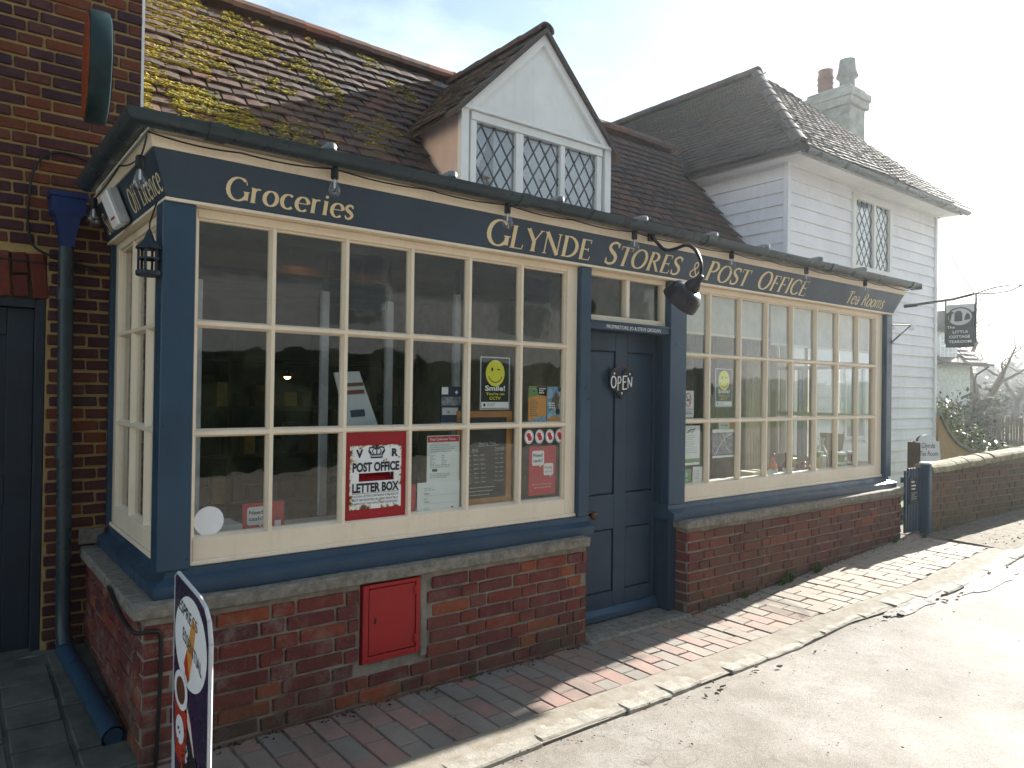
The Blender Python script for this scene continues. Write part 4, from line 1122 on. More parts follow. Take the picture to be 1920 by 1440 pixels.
while y < 2.6:
    ridge_tile(droof, (DX, y, DZ+.012), (DX, y+.30, DZ+.008), .078, 'roof_tile_dark' if i % 2 else 'roof_tile_clay', seed=y); y += .30; i += 1
BX('lead_flashing', 'lead_grey', cot, 3.55, 3.80, 2.52, 2.62, 4.27, 4.31)

# ================================================================== DARK BRICK HOUSE AT THE LEFT
bh = thing('brick_house', 'tall old dark brick house with ochre mortar at the left edge', 'house', (0, 1.6, 0))
XE, YB = .858, 1.205
b = MB(); b.box(.44, XE-.004, YB+.006, 4, -.1, 6); b.box(-2.2, .439, YB+.006, 4, 2.15, 6); b.box(-2.2, -.52, YB+.006, 4, -.1, 2.149)
bw = b.build('wall', 'ochre_mortar', bh)
brickwall(bw, (-.16, YB), 0, XE+.16, lambda u: .06, 4.6, 'old_brick', [(-.05, .60, -.1, 1.925), (-.05, .60, 1.925, 2.165)], 9, zbase=.0, course=.0628, bh=.049)
# flat arch of bricks on end over the door
rr = random.Random(6); S_, H_ = brick_meshes('arch_brick')
for i in range(9):
    x = .405-i*.0775; tl = (i-4)*.028
    if i % 3 == 1:
        piece('arch_brick', H_[i % 5], bw, (x, YB+.026, 1.985), (0, R(90)+tl, 0), (1.02, 1, 1.04)); piece('arch_brick', H_[(i+1) % 5], bw, (x-.004, YB+.026, 2.10), (0, R(90)+tl, 0), (1.02, 1, 1.04))
    else: piece('arch_brick', S_[i % 5], bw, (x, YB+.026+rr.uniform(-.003, .002), 2.042), (0, R(90)+tl, 0), (1.05, 1, 1.04))
BX('corner_flashing', 'cream_render', bh, XE-.002, XE+.012, YB-.004, YB+.1, 2.6, 6, b=0)
b = MB(); b.box(.395, .438, YB+.02, YB+.12, .12, 1.925, .003); b.box(-.52, .394, YB+.02, YB+.12, 1.88, 1.925, .003); b.box(-.52, -.48, YB+.02, YB+.12, .12, 1.8795, .003)
b.build('door_frame', 'dark_blue', bh)
b = MB(); b.box(-.479, .394, YB+.085, YB+.11, .14, 1.879)
for (a, c) in ((-.479, -.37), (-.10, .0), (.28, .394)): b.box(a, c, YB+.065, YB+.0845, .14, 1.879, .003)
for (z0, z1) in ((.14, .34), (.88, 1.03), (1.74, 1.879)):
    b.box(-.3695, -.1005, YB+.066, YB+.0845, z0, z1, .003); b.box(.0005, .2795, YB+.066, YB+.0845, z0, z1, .003)
b.build('door', 'dark_blue', bh)
BX('doorstep', 'slab_stone', bh, -.52, .44, YB-.06, YB+.12, .02, .135, b=.01)
BX('stone_block', 'slab_stone', bh, .60, .72, YB-.012, YB+.004, .66, .74, b=.004)

# round drum sign standing out from the brick house
t = thing('round_sign', 'round drum-shaped sign with green rim and red face sticking out from the brick house', 'sign', (.60, .80, 3.01))
cy_, cz_ = .80, 3.01
DM = Matrix.Translation((.60, .80, 0)) @ Matrix.Rotation(R(-4.4), 4, 'Z') @ Matrix.Translation((-.60, -.80, 0))
b = MB().lathe([(.245, 0), (.255, .004), (.258, .02), (.258, .075), (.255, .087), (.245, .09)], (.540, cy_, cz_), XD, 48)
cap_smooth(b.tf(DM).build('rim', 'drum_green', t), 40)
b = MB().lathe([(.240, 0), (.240, .004)], (.5355, cy_, cz_), XD, 48).tf(DM); b.build('face', 'drum_red', t)
b = MB().lathe([(.240, 0), (.240, .004)], (.6305, cy_, cz_), XD, 48).tf(DM); b.build('face', 'drum_green', t)
b = MB(); b.tube([(.605, 1.06, cz_), (.605, 1.21, cz_)], .014, 8); b.build('bracket', 'iron', t)

# hopper, downpipe and the pipe along the ground
t = thing('drainpipe', 'dark blue downpipe with bright blue hopper head in the corner by the shop', 'drainpipe', (.54, 1.15, 0))
b = MB()
def rectloft(secs):
    q = MB()
    for (hx, hy, z) in secs: q.v += [Vector((.512-hx, 1.11-hy, z)), Vector((.512+hx, 1.11-hy, z)), Vector((.512+hx, 1.11+hy, z)), Vector((.512-hx, 1.11+hy, z))]
    for i in range(len(secs)-1):
        for k in range(4): q.f.append((4*i+k, 4*i+(k+1) % 4, 4*i+4+(k+1) % 4, 4*i+4+k))
    q.f += [(3, 2, 1, 0), tuple(range(4*len(secs)-4, 4*len(secs)))]
    return q
rectloft([(.030, .028, 2.19), (.034, .032, 2.23), (.055, .05, 2.335), (.075, .06, 2.355), (.075, .06, 2.425), (.084, .068, 2.432), (.084, .068, 2.452)]).build('hopper', 'hopper_blue', t)
b = MB().tube([(.512, 1.12, 2.20), (.512, 1.13, 2.1), (.528, 1.13, .42), (.528, 1.12, .26), (.53, 1.07, .185)], .034, 14); pp = cap_smooth(b.build('pipe', 'gutter_paint', t), 50)
for z in (1.15, 1.95): cap_smooth(MB().tube([(.514+.014*(2-z)/2, 1.13, z-.03), (.514+.014*(2-z)/2, 1.13, z+.03)], .042, 14).build('pipe_socket', 'gutter_paint', t), 50)
t = thing('ground_pipe', 'blue pipe lying on the ground along the foot of the plinth', 'pipe', (.53, .6, .1))
b = MB(); prof_p = [(.533, 1.12, .20), (.535, 1.06, .16), (.545, .95, .140), (.585, .10, .085)]
b.tube(prof_p, .040, 14, caps=False); b.tube([(.585, .10, .085), (.583, .12, .086)], [.035, .033], 14)
cap_smooth(b.build('pipe', 'blue_paint', t), 50)
cap_smooth(MB().tube([(.5835, .13, .087), (.5853, .093, .085)], .046, 14, caps=False).build('collar', 'blue_paint', t), 50)
def cable(lb, pts, r=.006, matn='cable_black', nm='cable'):
    P = []
    pts = [pts[0]]+pts+[pts[-1]]
    for i in range(1, len(pts)-2):
        a, b_, c, e = [Vector(p) for p in pts[i-1:i+3]]
        for k in range(6):
            tt = k/6; P.append(.5*((2*b_)+(c-a)*tt+(2*a-5*b_+4*c-e)*tt*tt+(3*b_-3*c+e-a)*tt**3))
    P.append(Vector(pts[-1])); o = MB().tube(P, r, 7).build(nm, matn, None, smooth=True); tag(o, lb, 'cable')
cable('black cable looping on the brick wall above the blue hopper', [(.62, 1.185, 2.655), (.53, 1.185, 2.68), (.44, 1.185, 2.665), (.375, 1.185, 2.58), (.355, 1.185, 2.44), (.352, 1.185, 2.29), (.385, 1.185, 2.18), (.50, 1.185, 2.135), (.66, 1.185, 2.10)])
cable('thin black cable running level across the brick arch by the dark door', [(-.2, 1.182, 2.15), (.1, 1.18, 2.125), (.25, 1.18, 2.108), (.40, 1.18, 2.105), (.66, 1.182, 2.09)], .004)
cable('black cable dropping down the corner of the brick plinth under the stone sill', [(.590, .30, .64), (.592, .12, .60), (.595, -.04, .575), (.612, -.145, .56), (.665, -.14, .555), (.700, -.135, .52), (.700, -.135, .3), (.690, -.135, .02)], .008)
cable('thin dark cord hanging down beside the side window near the brick wall', [(.715, 1.14, 2.2), (.712, 1.13, 2.0), (.705, 1.10, 1.85), (.708, 1.09, 1.72)], .003)

# ================================================================== WHITE BOARDED HOUSE
wh = thing('weatherboard_house', 'two-storey white weatherboarded house with hipped tile roof and chimney', 'house', (9.1, 3, 0))
WX0, WX1, WY = 7.2, 10.95, 1.2
b = MB(); b.box(WX0+.03, WX1-.03, WY+.03, 6, 0, 4.1); core = b.build('wall', 'board_paint', wh)
rr = random.Random(2)
def board(x0, x1, z, h, face='f', y0=0, y1=0):
    a, c = .006, .026
    wob = rr.uniform(-.003, .003)
    if face == 'f':
        L = [(x0, WY+.03, z+wob), (x0, WY+.03-c, z+wob), (x0, WY+.03-a, z+h+.01)]; Q = [(x1, p[1], p[2]+rr.uniform(-.001, .001)) for p in L]
        L.append((x0, WY+.03, z+h+.01)); Q.append((x1, WY+.03, z+h+.01))
        MB().hull(L, Q).build('weatherboard', 'board_paint', wh)
    else:
        L = [(WX0+.03, y1, z+wob), (WX0+.03-c, y1, z+wob), (WX0+.03-a, y1, z+h+.01), (WX0+.03, y1, z+h+.01)]; Q = [(p[0], y0, p[2]) for p in L]
        MB().hull(L, Q).build('weatherboard', 'board_paint', wh)
H = .139; z = .22
while z < 3.98:
    h = min(H, 3.98-z)
    segs = [(WX0+.03, WX1-.04)]
    for (a, c, e, f_) in ((8.60, 9.60, 3.0, 3.93), (7.36, 7.87, 0, 1.86), (8.46, 8.98, .95, 1.86)):
        if z+h > e+.02 and z < f_-.02: segs = [q for s_ in segs for q in ((s_[0], min(s_[1], a)), (max(s_[0], c), s_[1])) if q[1]-q[0] > .03]
    for (a, c) in segs: board(a, c, z, h)
    if z+.02 > 2.3: board(0, 0, z, h, 's', WY+.03, 4.5)
    z += H
BX('corner_board', 'board_paint', wh, WX0-.012, WX0+.045, WY-.012, WY+.045, .2, 3.98)
BX('corner_board', 'board_paint', wh, WX1-.05, WX1+.01, WY-.012, WY+.045, .2, 3.98)
BX('frieze', 'board_paint', wh, WX0-.004, WX1+.004, WY-.004, WY+.03, 3.981, 4.10); BX('frieze', 'board_paint', wh, WX0-.005, WX0+.03, WY+.031, 4.5, 3.981, 4.10)
# leaded window upstairs
b = MB(); yw = WY-.012
for (a, c, e, f_) in ((8.60, 9.60, 3.86, 3.93), (8.60, 9.60, 3.0, 3.06), (8.60, 8.675, 3.0605, 3.8595), (9.115, 9.165, 3.0605, 3.8595), (9.54, 9.60, 3.0605, 3.8595)): b.box(a, c, yw, yw+.06, e, f_, .003)
uw = b.build('window', 'white_paint', wh)
leaded(uw, 8.677, 9.113, 3.062, 3.858, yw+.03, .125, .19, 31, .003); leaded(uw, 9.167, 9.538, 3.062, 3.858, yw+.03, .125, .19, 32, .003)
BX('inner_blind', 'white_paint', wh, 8.68, 9.30, yw+.07, yw+.08, 3.05, 3.86)
BX('inner_wall', 'grey_white', wh, 8.6, 9.6, yw+.12, yw+.13, 3.0, 3.9)
# ground floor door and small window
b = MB(); b.box(7.36, 7.42, WY-.01, WY+.05, .2, 1.80, .003); b.box(7.81, 7.87, WY-.01, WY+.05, .2, 1.80, .003); b.box(7.36, 7.87, WY-.01, WY+.05, 1.8005, 1.86, .003)
b.build('door_frame', 'board_paint', wh)
dd = BX('door', 'door_blue', wh, 7.421, 7.809, WY+.01, WY+.05, .2, 1.80)
for x in (7.50, 7.58, 7.66, 7.74): BX('door_board', 'blue_paint', dd, x-.036, x+.036, WY+.003, WY+.0099, .25, 1.76)
b = MB(); b.box(8.46, 8.50, WY-.01, WY+.05, .95, 1.86, .003); b.box(8.94, 8.98, WY-.01, WY+.05, .95, 1.86, .003); b.box(8.5005, 8.9395, WY-.01, WY+.05, .95, 1.0, .003); b.box(8.5005, 8.9395, WY-.01, WY+.05, 1.81, 1.86, .003); b.box(8.71, 8.73, WY-.005, WY+.04, 1.0005, 1.8095)
gw = b.build('window', 'white_paint', wh); BX('pane', 'leaded_glass', gw, 8.501, 8.709, WY+.02, WY+.024, 1.001, 1.809, b=0); BX('pane', 'leaded_glass', gw, 8.731, 8.939, WY+.02, WY+.024, 1.001, 1.809, b=0)
# roof
EX, EY, EZ, AX, AY, AZ = 6.98, .93, 4.06, 9.075, 2.86, 6.0
EX1 = 2*AX-EX
def slab3(pts, th=.05):
    return MB().hull(pts, [(p[0], p[1], p[2]-th) for p in pts])
b = slab3([(EX, EY, EZ), (AX, AY, AZ), (AX, 7, AZ), (EX, 7, EZ)]); b.v += []
hr = slab3([(EX, EY, EZ), (EX1, EY, EZ), (AX, AY, AZ)]); k0 = len(b.v); b.v += hr.v; b.f += [tuple(i+k0 for i in f) for f in hr.f]
hr = slab3([(EX1, EY, EZ), (EX1, 7, EZ), (AX, 7, AZ), (AX, AY, AZ)]); k0 = len(b.v); b.v += hr.v; b.f += [tuple(i+k0 for i in f) for f in hr.f]
wr = b.build('roof', 'roof_tile_dark', wh)
b = MB(); b.box(EX+.04, EX1-.04, EY+.05, WY-.005, 4.0, 4.045); b.box(EX+.04, WX0-.006, WY-.004, 5, 4.0, 4.045); b.build('soffit', 'board_paint', wh)
vx, vz = AX-EX, AZ-EZ; Lx = math.hypot(vx, vz); e2 = Vector((vx/Lx, 0, vz/Lx))
def in_w(u, s):
    y = 6.4-u; x = EX+s*e2.x
    return y > EY+(x-EX)*(AY-EY)/(AX-EX)+.03 and x < AX-.13 and y < 6.3
tiled(wr, (EX-.02, 6.4, EZ-.012), (0, -1, 0), e2, 5.6, Lx, in_w, 'roof_tile_dark', 150, seed=8, sag=.02)
vy = AY-EY; Ly = math.hypot(vy, vz); f2 = Vector((0, vy/Ly, vz/Ly))
def in_f(u, s):
    x = EX+u; t = s/Ly
    return x > EX+t*vx+.02 and x < EX1-t*vx+.06 and t < .93
tiled(wr, (EX, EY-.02, EZ-.012), XD, f2, EX1-EX, Ly, in_f, 'roof_tile_dark', 150, seed=9, sag=.02)
y = AY-.05
while y < 6.3: ridge_tile(wr, (AX, y, AZ+.02), (AX, y+.32, AZ+.02), .11, 'roof_tile_dark', seed=y); y += .32
N_ = 9
for i in range(N_):
    t0, t1 = i/N_, (i+1)/N_
    ridge_tile(wr, (EX+vx*t0, EY+vy*t0, EZ+vz*t0+.025), (EX+vx*t1, EY+vy*t1, EZ+vz*t1+.015), .078, 'roof_tile_dark', 'hip_tile', seed=i)
# gutter under the front eaves
b = MB(); pr = [(.05*math.cos(R(180+180*i/8)), .05*math.sin(R(180+180*i/8))) for i in range(9)]; pr += [(p*.86, q*.86) for p, q in pr[::-1]]
b.hull([(EX+.02, EY-.045-d_, EZ-.03+z_) for d_, z_ in pr], [(EX1-.02, EY-.045-d_, EZ-.03+z_) for d_, z_ in pr])
cap_smooth(b.build('gutter', 'gutter_paint', wh), 50)
# chimney
b = MB(); b.box(11.0, 11.48, 2.49, 3.2, 3.0, 5.98, .01); b.box(10.95, 11.53, 2.44, 3.25, 5.98, 6.10, .012); b.box(10.93, 11.55, 2.42, 3.27, 6.10, 6.22, .012); b.box(10.99, 11.49, 2.48, 3.21, 6.22, 6.30, .02)
ch = b.build('chimney', 'chimney_render', wh)
cap_smooth(MB().lathe([(.10, 0), (.105, .1), (.125, .14), (.115, .18), (.13, .22), (.115, .27), (.13, .31), (.115, .36), (.11, .42), (.12, .44), (.09, .45), (.085, .2), (.0, .2)], (11.24, 3.02, 6.28), (0, 0, 1), 18).build('chimney_pot', 'terracotta', ch), 35)
cap_smooth(MB().lathe([(.12, 0), (.115, .16), (.13, .18), (.165, .21), (.165, .23), (.14, .30), (.12, .45), (.12, .48), (.09, .48), (.085, .2), (.0, .2)], (11.24, 2.66, 6.29), (0, 0, 1), 18).build('chimney_pot', 'pot_grey', ch), 35)

# ================================================================== THINGS ON AND IN THE SHOP WINDOWS
def flat(name, matn, x0, x1, z0, z1, y, label=None, cat=None, group=None, th=.003, tilt=0., lean=0.):
    """a printed sheet with real thickness; returns the root"""
    M = Matrix.Translation(((x0+x1)/2, y, z0)) @ Matrix.Rotation(lean, 4, 'X') @ Matrix.Rotation(tilt, 4, 'Y') @ Matrix.Translation((-(x0+x1)/2, -y, -z0))
    o = MB().box(x0, x1, y, y+th, z0, z1).tf(M).build(name, matn, None)
    if label: tag(o, label, cat, group)
    return o
def sub(name, matn, par, x0, x1, z0, z1, y, th=.0008): return MB().box(x0, x1, y-th, y-.0002, z0, z1).build(name, matn, par)
def disc(name, matn, par, cx, cz, r, y, ry=None, th=.0008, n=24, wloc=None):
    ry = ry or r
    p = [(cx+r*math.cos(6.2832*i/n), cz+ry*math.sin(6.2832*i/n)) for i in range(n)]
    return MB().hull([(a, y-th, c) for a, c in p][::-1], [(a, y-.0002, c) for a, c in p][::-1]).build(name, matn, par)
def polyf(name, matn, par, pts, y, th=.0008):
    return MB().hull([(a, y-th, c) for a, c in pts], [(a, y-.0002, c) for a, c in pts]).build(name, matn, par)
def stroke(name, matn, par, pts, y, w):
    vs, fs = ribbon(pts, w); return MB().add([(a, y, c) for a, c in vs], fs).build(name, matn, par)

# enamelled letter box plate on a red panel
t = thing('letter_box', 'red panel with rusty white enamel POST OFFICE LETTER BOX plate filling a pane', 'letter box', (1.69, 0, .86))
b = MB(); sx0, sx1, sz0, sz1 = 1.60, 1.79, 1.048, 1.088
for (a, c, e, f_) in ((1.538, sx0, .863, 1.283), (sx1, 1.857, .863, 1.283), (sx0, sx1, .863, sz0), (sx0, sx1, sz1, 1.283)): b.box(a, c, .018, .030, e, f_)
b.box(sx0-.01, sx1+.01, .0305, .09, sz0-.02, sz0-.004); b.hull([(sx0, .031, sz0), (sx1, .031, sz0), (sx1, .07, sz1), (sx0, .07, sz1)], [(sx0, .031, sz0-.004), (sx1, .031, sz0-.004), (sx1, .075, sz1), (sx0, .075, sz1)])
b.build('panel', 'red_panel', t)
ex0, ex1, ez0, ez1 = 1.553, 1.830, .915, 1.222
b = MB()
for (a, c, e, f_) in ((ex0, sx0, ez0, ez1), (sx1, ex1, ez0, ez1), (sx0, sx1, ez0, sz0), (sx0, sx1, sz1, ez1)): b.box(a, c, .0135, .0178, e, f_)
pl_ = b.build('enamel_plate', 'rusty_enamel', t)
yp = .0135
sans('lettering', 'V', 'ink', pl_, (1.583, yp, 1.165), XD, ZD, .036, .038, .05); sans('lettering', 'R', 'ink', pl_, (1.775, yp, 1.165), XD, ZD, .036, .036, .05)
sans('lettering', 'POST OFFICE', 'ink', pl_, (1.566, yp, 1.097), XD, ZD, .041, .252, .045)
sans('lettering', 'LETTER BOX', 'ink', pl_, (1.566, yp, .998), XD, ZD, .041, .252, .045)
sub('line', 'ink', pl_, 1.565, 1.818, .990, .992, yp)
sans('lettering', 'CAUTION- LETTERS CONTAINING COIN SHOULD', 'ink', pl_, (1.566, yp, .973), XD, ZD, .011, .250)
sans('lettering', 'NOT BE POSTED IN THIS BOX BUT', 'ink', pl_, (1.566, yp, .955), XD, ZD, .011, .250)
sans('lettering', 'TAKEN INTO THE OFFICE AND REGISTERED', 'ink', pl_, (1.566, yp, .938), XD, ZD, .010, .245)
cr_ = MB(); ccx, ccz = 1.693, 1.162
def crib(pts, w):
    vs, fs = ribbon(pts, w); cr_.add([(ccx+a, yp-.001-.0002*(len(cr_.f) % 5), ccz+c) for a, c in vs], fs)
crib([(-.030, 0), (.030, 0)], .008); crib([(-.028, .010), (.028, .010)], .003); crib([(-.030, -.003), (-.032, .016)], .003); crib([(.030, -.003), (.032, .016)], .003)
crib([(-.031, .015), (.031, .015)], .004)
for s in (-1, 1):
    crib([(s*.030, .015), (s*.042, .030), (s*.038, .047), (s*.020, .050), (s*.004, .040)], .008); crib([(s*.016, .015), (s*.024, .030), (s*.018, .042)], .005)
    crib([(s*.028, .02), (s*.036, .032)], .004)
crib([(0, .015), (0, .044)], .006); crib([(0, .050), (0, .064)], .006); crib([(-.007, .058), (.007, .058)], .004); crib([(-.006, .048), (.006, .048)], .008)
cr_.build('crown_emblem', 'ink', pl_)

o = flat('collection_times', 'paper', 1.993, 2.192, 1.005, 1.256, .036, 'white post collection times sheet with orange red heading', 'notice'); y = .036
sub('heading', 'poster_red', o, 1.996, 2.189, 1.222, 1.252, y); sans('lettering', 'Final Collection Times', 'white_print', o, (2.01, y-.0008, 1.231), XD, ZD, .013, .155, .01, off=.0006)
print_lines(o, (2.01, y, 1.205), XD, ZD, .165, 4, .011, .004, seed=1); print_lines(o, (2.01, y, 1.150), XD, ZD, .035, 6, .009, .004, seed=2); print_lines(o, (2.08, y, 1.150), XD, ZD, .035, 6, .009, .004, seed=5)
sub('stamp', 'ink', o, 2.025, 2.055, 1.070, 1.083, y); print_lines(o, (2.01, y, 1.055), XD, ZD, .15, 3, .009, .004, seed=3); print_lines(o, (2.01, y, 1.10), XD, ZD, .15, 2, .010, .004, seed=9)
o = flat('collection_sheet', 'paper', 1.937, 2.195, .852, 1.018, .034, 'plain pale postal sheet standing in front below the collection times', 'notice'); y = .034
print_lines(o, (1.975, y, .985), XD, ZD, .07, 2, .010, .004, seed=4); sans('lettering', '4.30pm', 'ink', o, (1.975, y, .955), XD, ZD, .010, .035); sub('line', 'ink_grey', o, 1.975, 2.17, .948, .949, y)
print_lines(o, (1.975, y, .93), XD, ZD, .03, 1, .01, .004, seed=6); sans('lettering', '9.45am', 'ink', o, (1.975, y, .912), XD, ZD, .010, .035); sub('line', 'ink_grey', o, 1.975, 2.17, .906, .907, y)
print_lines(o, (1.975, y, .885), XD, ZD, .04, 3, .008, .003, seed=7); disc('crest', 'poster_red', o, 2.15, .880, .008, y, .004)
tag(BX('red_folder', 'poster_red', None, 1.885, 1.936, .045, .10, .852, 1.01), 'narrow dark red box standing left of the pale postal sheets', 'box')

t = thing('chalkboard', 'chalked opening times blackboard in a pine frame inside the window', 'blackboard', (2.42, .07, .84))
o = MB().box(2.215, 2.522, .060, .068, .905, 1.345).build('slate', 'chalk_black', t)
for a in ((2.19, 2.560, .868, .9045), (2.19, 2.560, 1.3455, 1.382)): BX('frame_rail', 'pine', t, a[0], a[1], .054, .074, a[2], a[3])
for a in ((2.19, 2.2145), (2.5225, 2.560)): BX('frame_stile', 'pine', t, a[0], a[1], .0545, .074, .905, 1.345)
y = .060
sans('lettering', 'Opening Times', 'chalk', o, (2.335, y, 1.198), XD, ZD, .014, .115); stroke('chalk_line', 'chalk', o, [(2.33, 1.188), (2.47, 1.193)], y-.001, .002)
sans('lettering', 'Shop', 'chalk', o, (2.29, y, 1.165), XD, ZD, .011, .04); sans('lettering', 'Tearoom', 'chalk', o, (2.445, y, 1.17), XD, ZD, .011, .065)
stroke('chalk_line', 'chalk', o, [(2.285, 1.158), (2.335, 1.161)], y-.001, .002); stroke('chalk_line', 'chalk', o, [(2.44, 1.162), (2.510, 1.165)], y-.001, .002)
for i, (d, a, c) in enumerate((('Mon', '8am - 5pm', '9am - 4pm'), ('Tue', '8am - 5pm', '9am - 4pm'), ('Wed', '8am - 5pm', 'Closed'), ('Thur', '8am - 5pm', '9am - 4pm'), ('Fri', '8am - 5pm', '9am - 4pm'), ('Sat', '9am - 4pm', '9am - 4pm'), ('Sun', '9am - 4pm', 'Closed'))):
    z = 1.133-i*.0245+.002; sans('lettering', d, 'chalk', o, (2.262, y, z), XD, ZD, .008, .022); sans('lettering', a, 'chalk', o, (2.300+i*.002, y, z+.002), XD, ZD, .008, .075); sans('lettering', c, 'chalk', o, (2.448, y, z+.004), XD, ZD, .008, .055)
print_lines(o, (2.26, y, .962), XD, ZD, .24, 3, .020, .003, 'chalk', seed=11, name='chalk_writing')

def cctv(x0, x1, z0, z1, lb):
    o = flat('cctv_poster', 'poster_black', x0, x1, z0, z1, .036, lb, 'poster', 'CCTV warning posters'); y = .036; w = x1-x0; h = z1-z0; cx = (x0+x1)/2
    cz = z1-.30*h; r = .34*w
    sub('white_strip', 'white_print', o, x0+.002, x1-.002, z0+.003, z0+.13*h, y)
    disc('smiling_face', 'smile_yellow', o, cx, cz, r, y, r*1.12, n=32)
    disc('eye', 'poster_black', o, cx-r*.35, cz+r*.32, r*.10, y-.0008, r*.17); stroke('eye', 'poster_black', o, [(cx+r*.18, cz+r*.33), (cx+r*.5, cz+r*.30)], y-.0016, r*.09)
    stroke('mouth', 'poster_black', o, [(cx+r*.75*math.cos(R(a)), cz+r*.78*math.sin(R(a))) for a in range(200, 342, 10)], y-.0016, r*.07)
    sans('lettering', 'Smile!', 'white_print', o, (cx, y, z0+.355*h), XD, ZD, .075*h*1.3, w*.72, .03, align='c')
    sans('lettering', "You're on", 'smile_yellow', o, (cx, y, z0+.265*h), XD, ZD, .055*h, w*.66, .015, align='c'); sans('lettering', 'CCTV', 'smile_yellow', o, (cx, y, z0+.175*h), XD, ZD, .06*h, w*.40, .015, align='c')
    disc('badge', 'navy_print', o, x0+w*.12, z0+.07*h, .008, y-.0008); print_lines(o, (x0+w*.22, y-.001, z0+.085*h), XD, ZD, w*.3, 2, .010, .003, 'ink', seed=3)
    b = MB(); e = .006
    for q in ((x0-e, x1+e, z1, z1+e), (x0-e, x1+e, z0-e, z0), (x0-e, x0, z0, z1), (x1, x1+e, z0, z1)): b.box(q[0], q[1], .0362, .0385, q[2], q[3])
    b.build('plastic_border', 'grey_white', o)
cctv(2.328, 2.518, 1.395, 1.672, "black Smile! You're on CCTV poster in the left window above the blackboard")
cctv(4.398, 4.588, 1.402, 1.668, "black Smile! You're on CCTV poster in the right window beside the door")
o = flat('leaflet', 'orange_print', 2.662, 2.798, 1.318, 1.522, .036, 'orange and green leaflet, left one of the pair taped by the door', 'leaflet'); y = .036
polyf('green_swash', 'green_print', o, [(2.664, 1.455), (2.76, 1.475), (2.796, 1.49), (2.796, 1.52), (2.664, 1.52)], y); sub('photo', 'photo_print', o, 2.672, 2.712, 1.488, 1.512, y-.0008); polyf('black_corner', 'poster_black', o, [(2.735, 1.472), (2.796, 1.465), (2.796, 1.52), (2.72, 1.52)], y-.0009)
print_lines(o, (2.675, y, 1.44), XD, ZD, .06, 9, .011, .004, 'dark_box', seed=21); print_lines(o, (2.74, y-.001, 1.505), XD, ZD, .05, 3, .012, .006, 'white_print', seed=22); polyf('blue_swash', 'blue_print', o, [(2.664, 1.32), (2.796, 1.32), (2.796, 1.352), (2.70, 1.335)], y)
o = flat('leaflet', 'blue_print', 2.804, 2.912, 1.316, 1.520, .036, 'blue sporty leaflet with a figure, right one of the pair taped by the door', 'leaflet'); y = .036
polyf('figure', 'dark_box', o, [(2.84, 1.45), (2.87, 1.48), (2.90, 1.46), (2.89, 1.41), (2.905, 1.37), (2.86, 1.40), (2.825, 1.38)], y); disc('wheel', 'poster_black', o, 2.885, 1.375, .018, y-.0008); disc('helmet', 'poster_red', o, 2.872, 1.478, .010, y-.001)
print_lines(o, (2.812, y-.001, 1.42), XD, Vector((-.2, 0, 1)), .055, 3, .013, .008, 'white_print', seed=23); polyf('orange_foot', 'orange_print', o, [(2.806, 1.318), (2.91, 1.318), (2.91, 1.338), (2.86, 1.348), (2.806, 1.335)], y); sub('black_corner', 'poster_black', o, 2.888, 2.911, 1.492, 1.518, y)
t = thing('booklet', 'dark navy booklet with a white cross standing inside the fourth column of panes', 'booklet', (2.15, .07, 1.32))
o = MB().box(2.092, 2.218, .065, .075, 1.322, 1.512).build('cover', 'navy_print', t); y = .065
sub('cross', 'white_print', o, 2.178, 2.198, 1.478, 1.485, y); sub('cross', 'white_print', o, 2.1845, 2.1915, 1.4715, 1.4915, y-.0009); sub('white_patch', 'white_print', o, 2.095, 2.135, 1.470, 1.508, y); sub('grey_picture', 'photo_print', o, 2.095, 2.216, 1.412, 1.458, y)
sub('white_label', 'grey_white', o, 2.10, 2.20, 1.362, 1.400, y); print_lines(o, (2.13, y-.001, 1.378), XD, ZD, .04, 2, .007, .003, 'ink', seed=5)
BX('stand', 'cardboard', t, 2.09, 2.22, .06, .10, 1.305, 1.3215)
BX('window_shelf', 'grey_white', shop, 1.53, 2.90, .05, .16, 1.288, 1.304)
for i, x in enumerate((2.664, 2.742, 2.820, 2.896)):
    t = tag(disc('poppy_sticker', 'white_print', None, x, 1.232, .033, .0285, .040), 'round white sticker with a red poppy, %s of the four across the pane' % ('leftmost', 'second from left', 'third from left', 'rightmost')[i], 'sticker', 'poppy stickers in the window by the door')
    y = .0277; n = 40
    rg = MB(); rg.add([(x+.0285*math.cos(6.2832*k/n), y-.0004, 1.232+.035*math.sin(6.2832*k/n)) for k in range(n)]+[(x+.0265*math.cos(6.2832*k/n), y-.0004, 1.232+.033*math.sin(6.2832*k/n)) for k in range(n)], [(k, (k+1) % n, n+(k+1) % n, n+k) for k in range(n)]); rg.build('ring', 'ink', t)
    disc('petal', 'poster_red', t, x-.004, 1.241, .015, y, .015); disc('petal', 'poster_red', t, x+.004, 1.224, .015, y-.0008, .015); disc('poppy_centre', 'ink', t, x, 1.233, .004, y-.0016)
def bubble(o, x0, x1, z0, z1, y, tail=-1):
    r = .012; p = []
    for (cx, cz, a0) in ((x1-r, z1-r, 0), (x0+r, z1-r, 90), (x0+r, z0+r, 180), (x1-r, z0+r, 270)):
        p += [(cx+r*math.cos(R(a0+k*22.5)), cz+r*math.sin(R(a0+k*22.5))) for k in range(5)]
        if a0 == 180: p += [(x0+.6*(x1-x0), z0), (x0+.72*(x1-x0), z0-.012), (x0+.78*(x1-x0), z0)]
    return polyf('speech_bubble', 'white_print', o, p, y)
o = flat('cash_poster', 'poster_red', 2.673, 2.875, .895, 1.174, .036, 'tall red Need cash? poster under the poppy stickers', 'poster'); y = .036
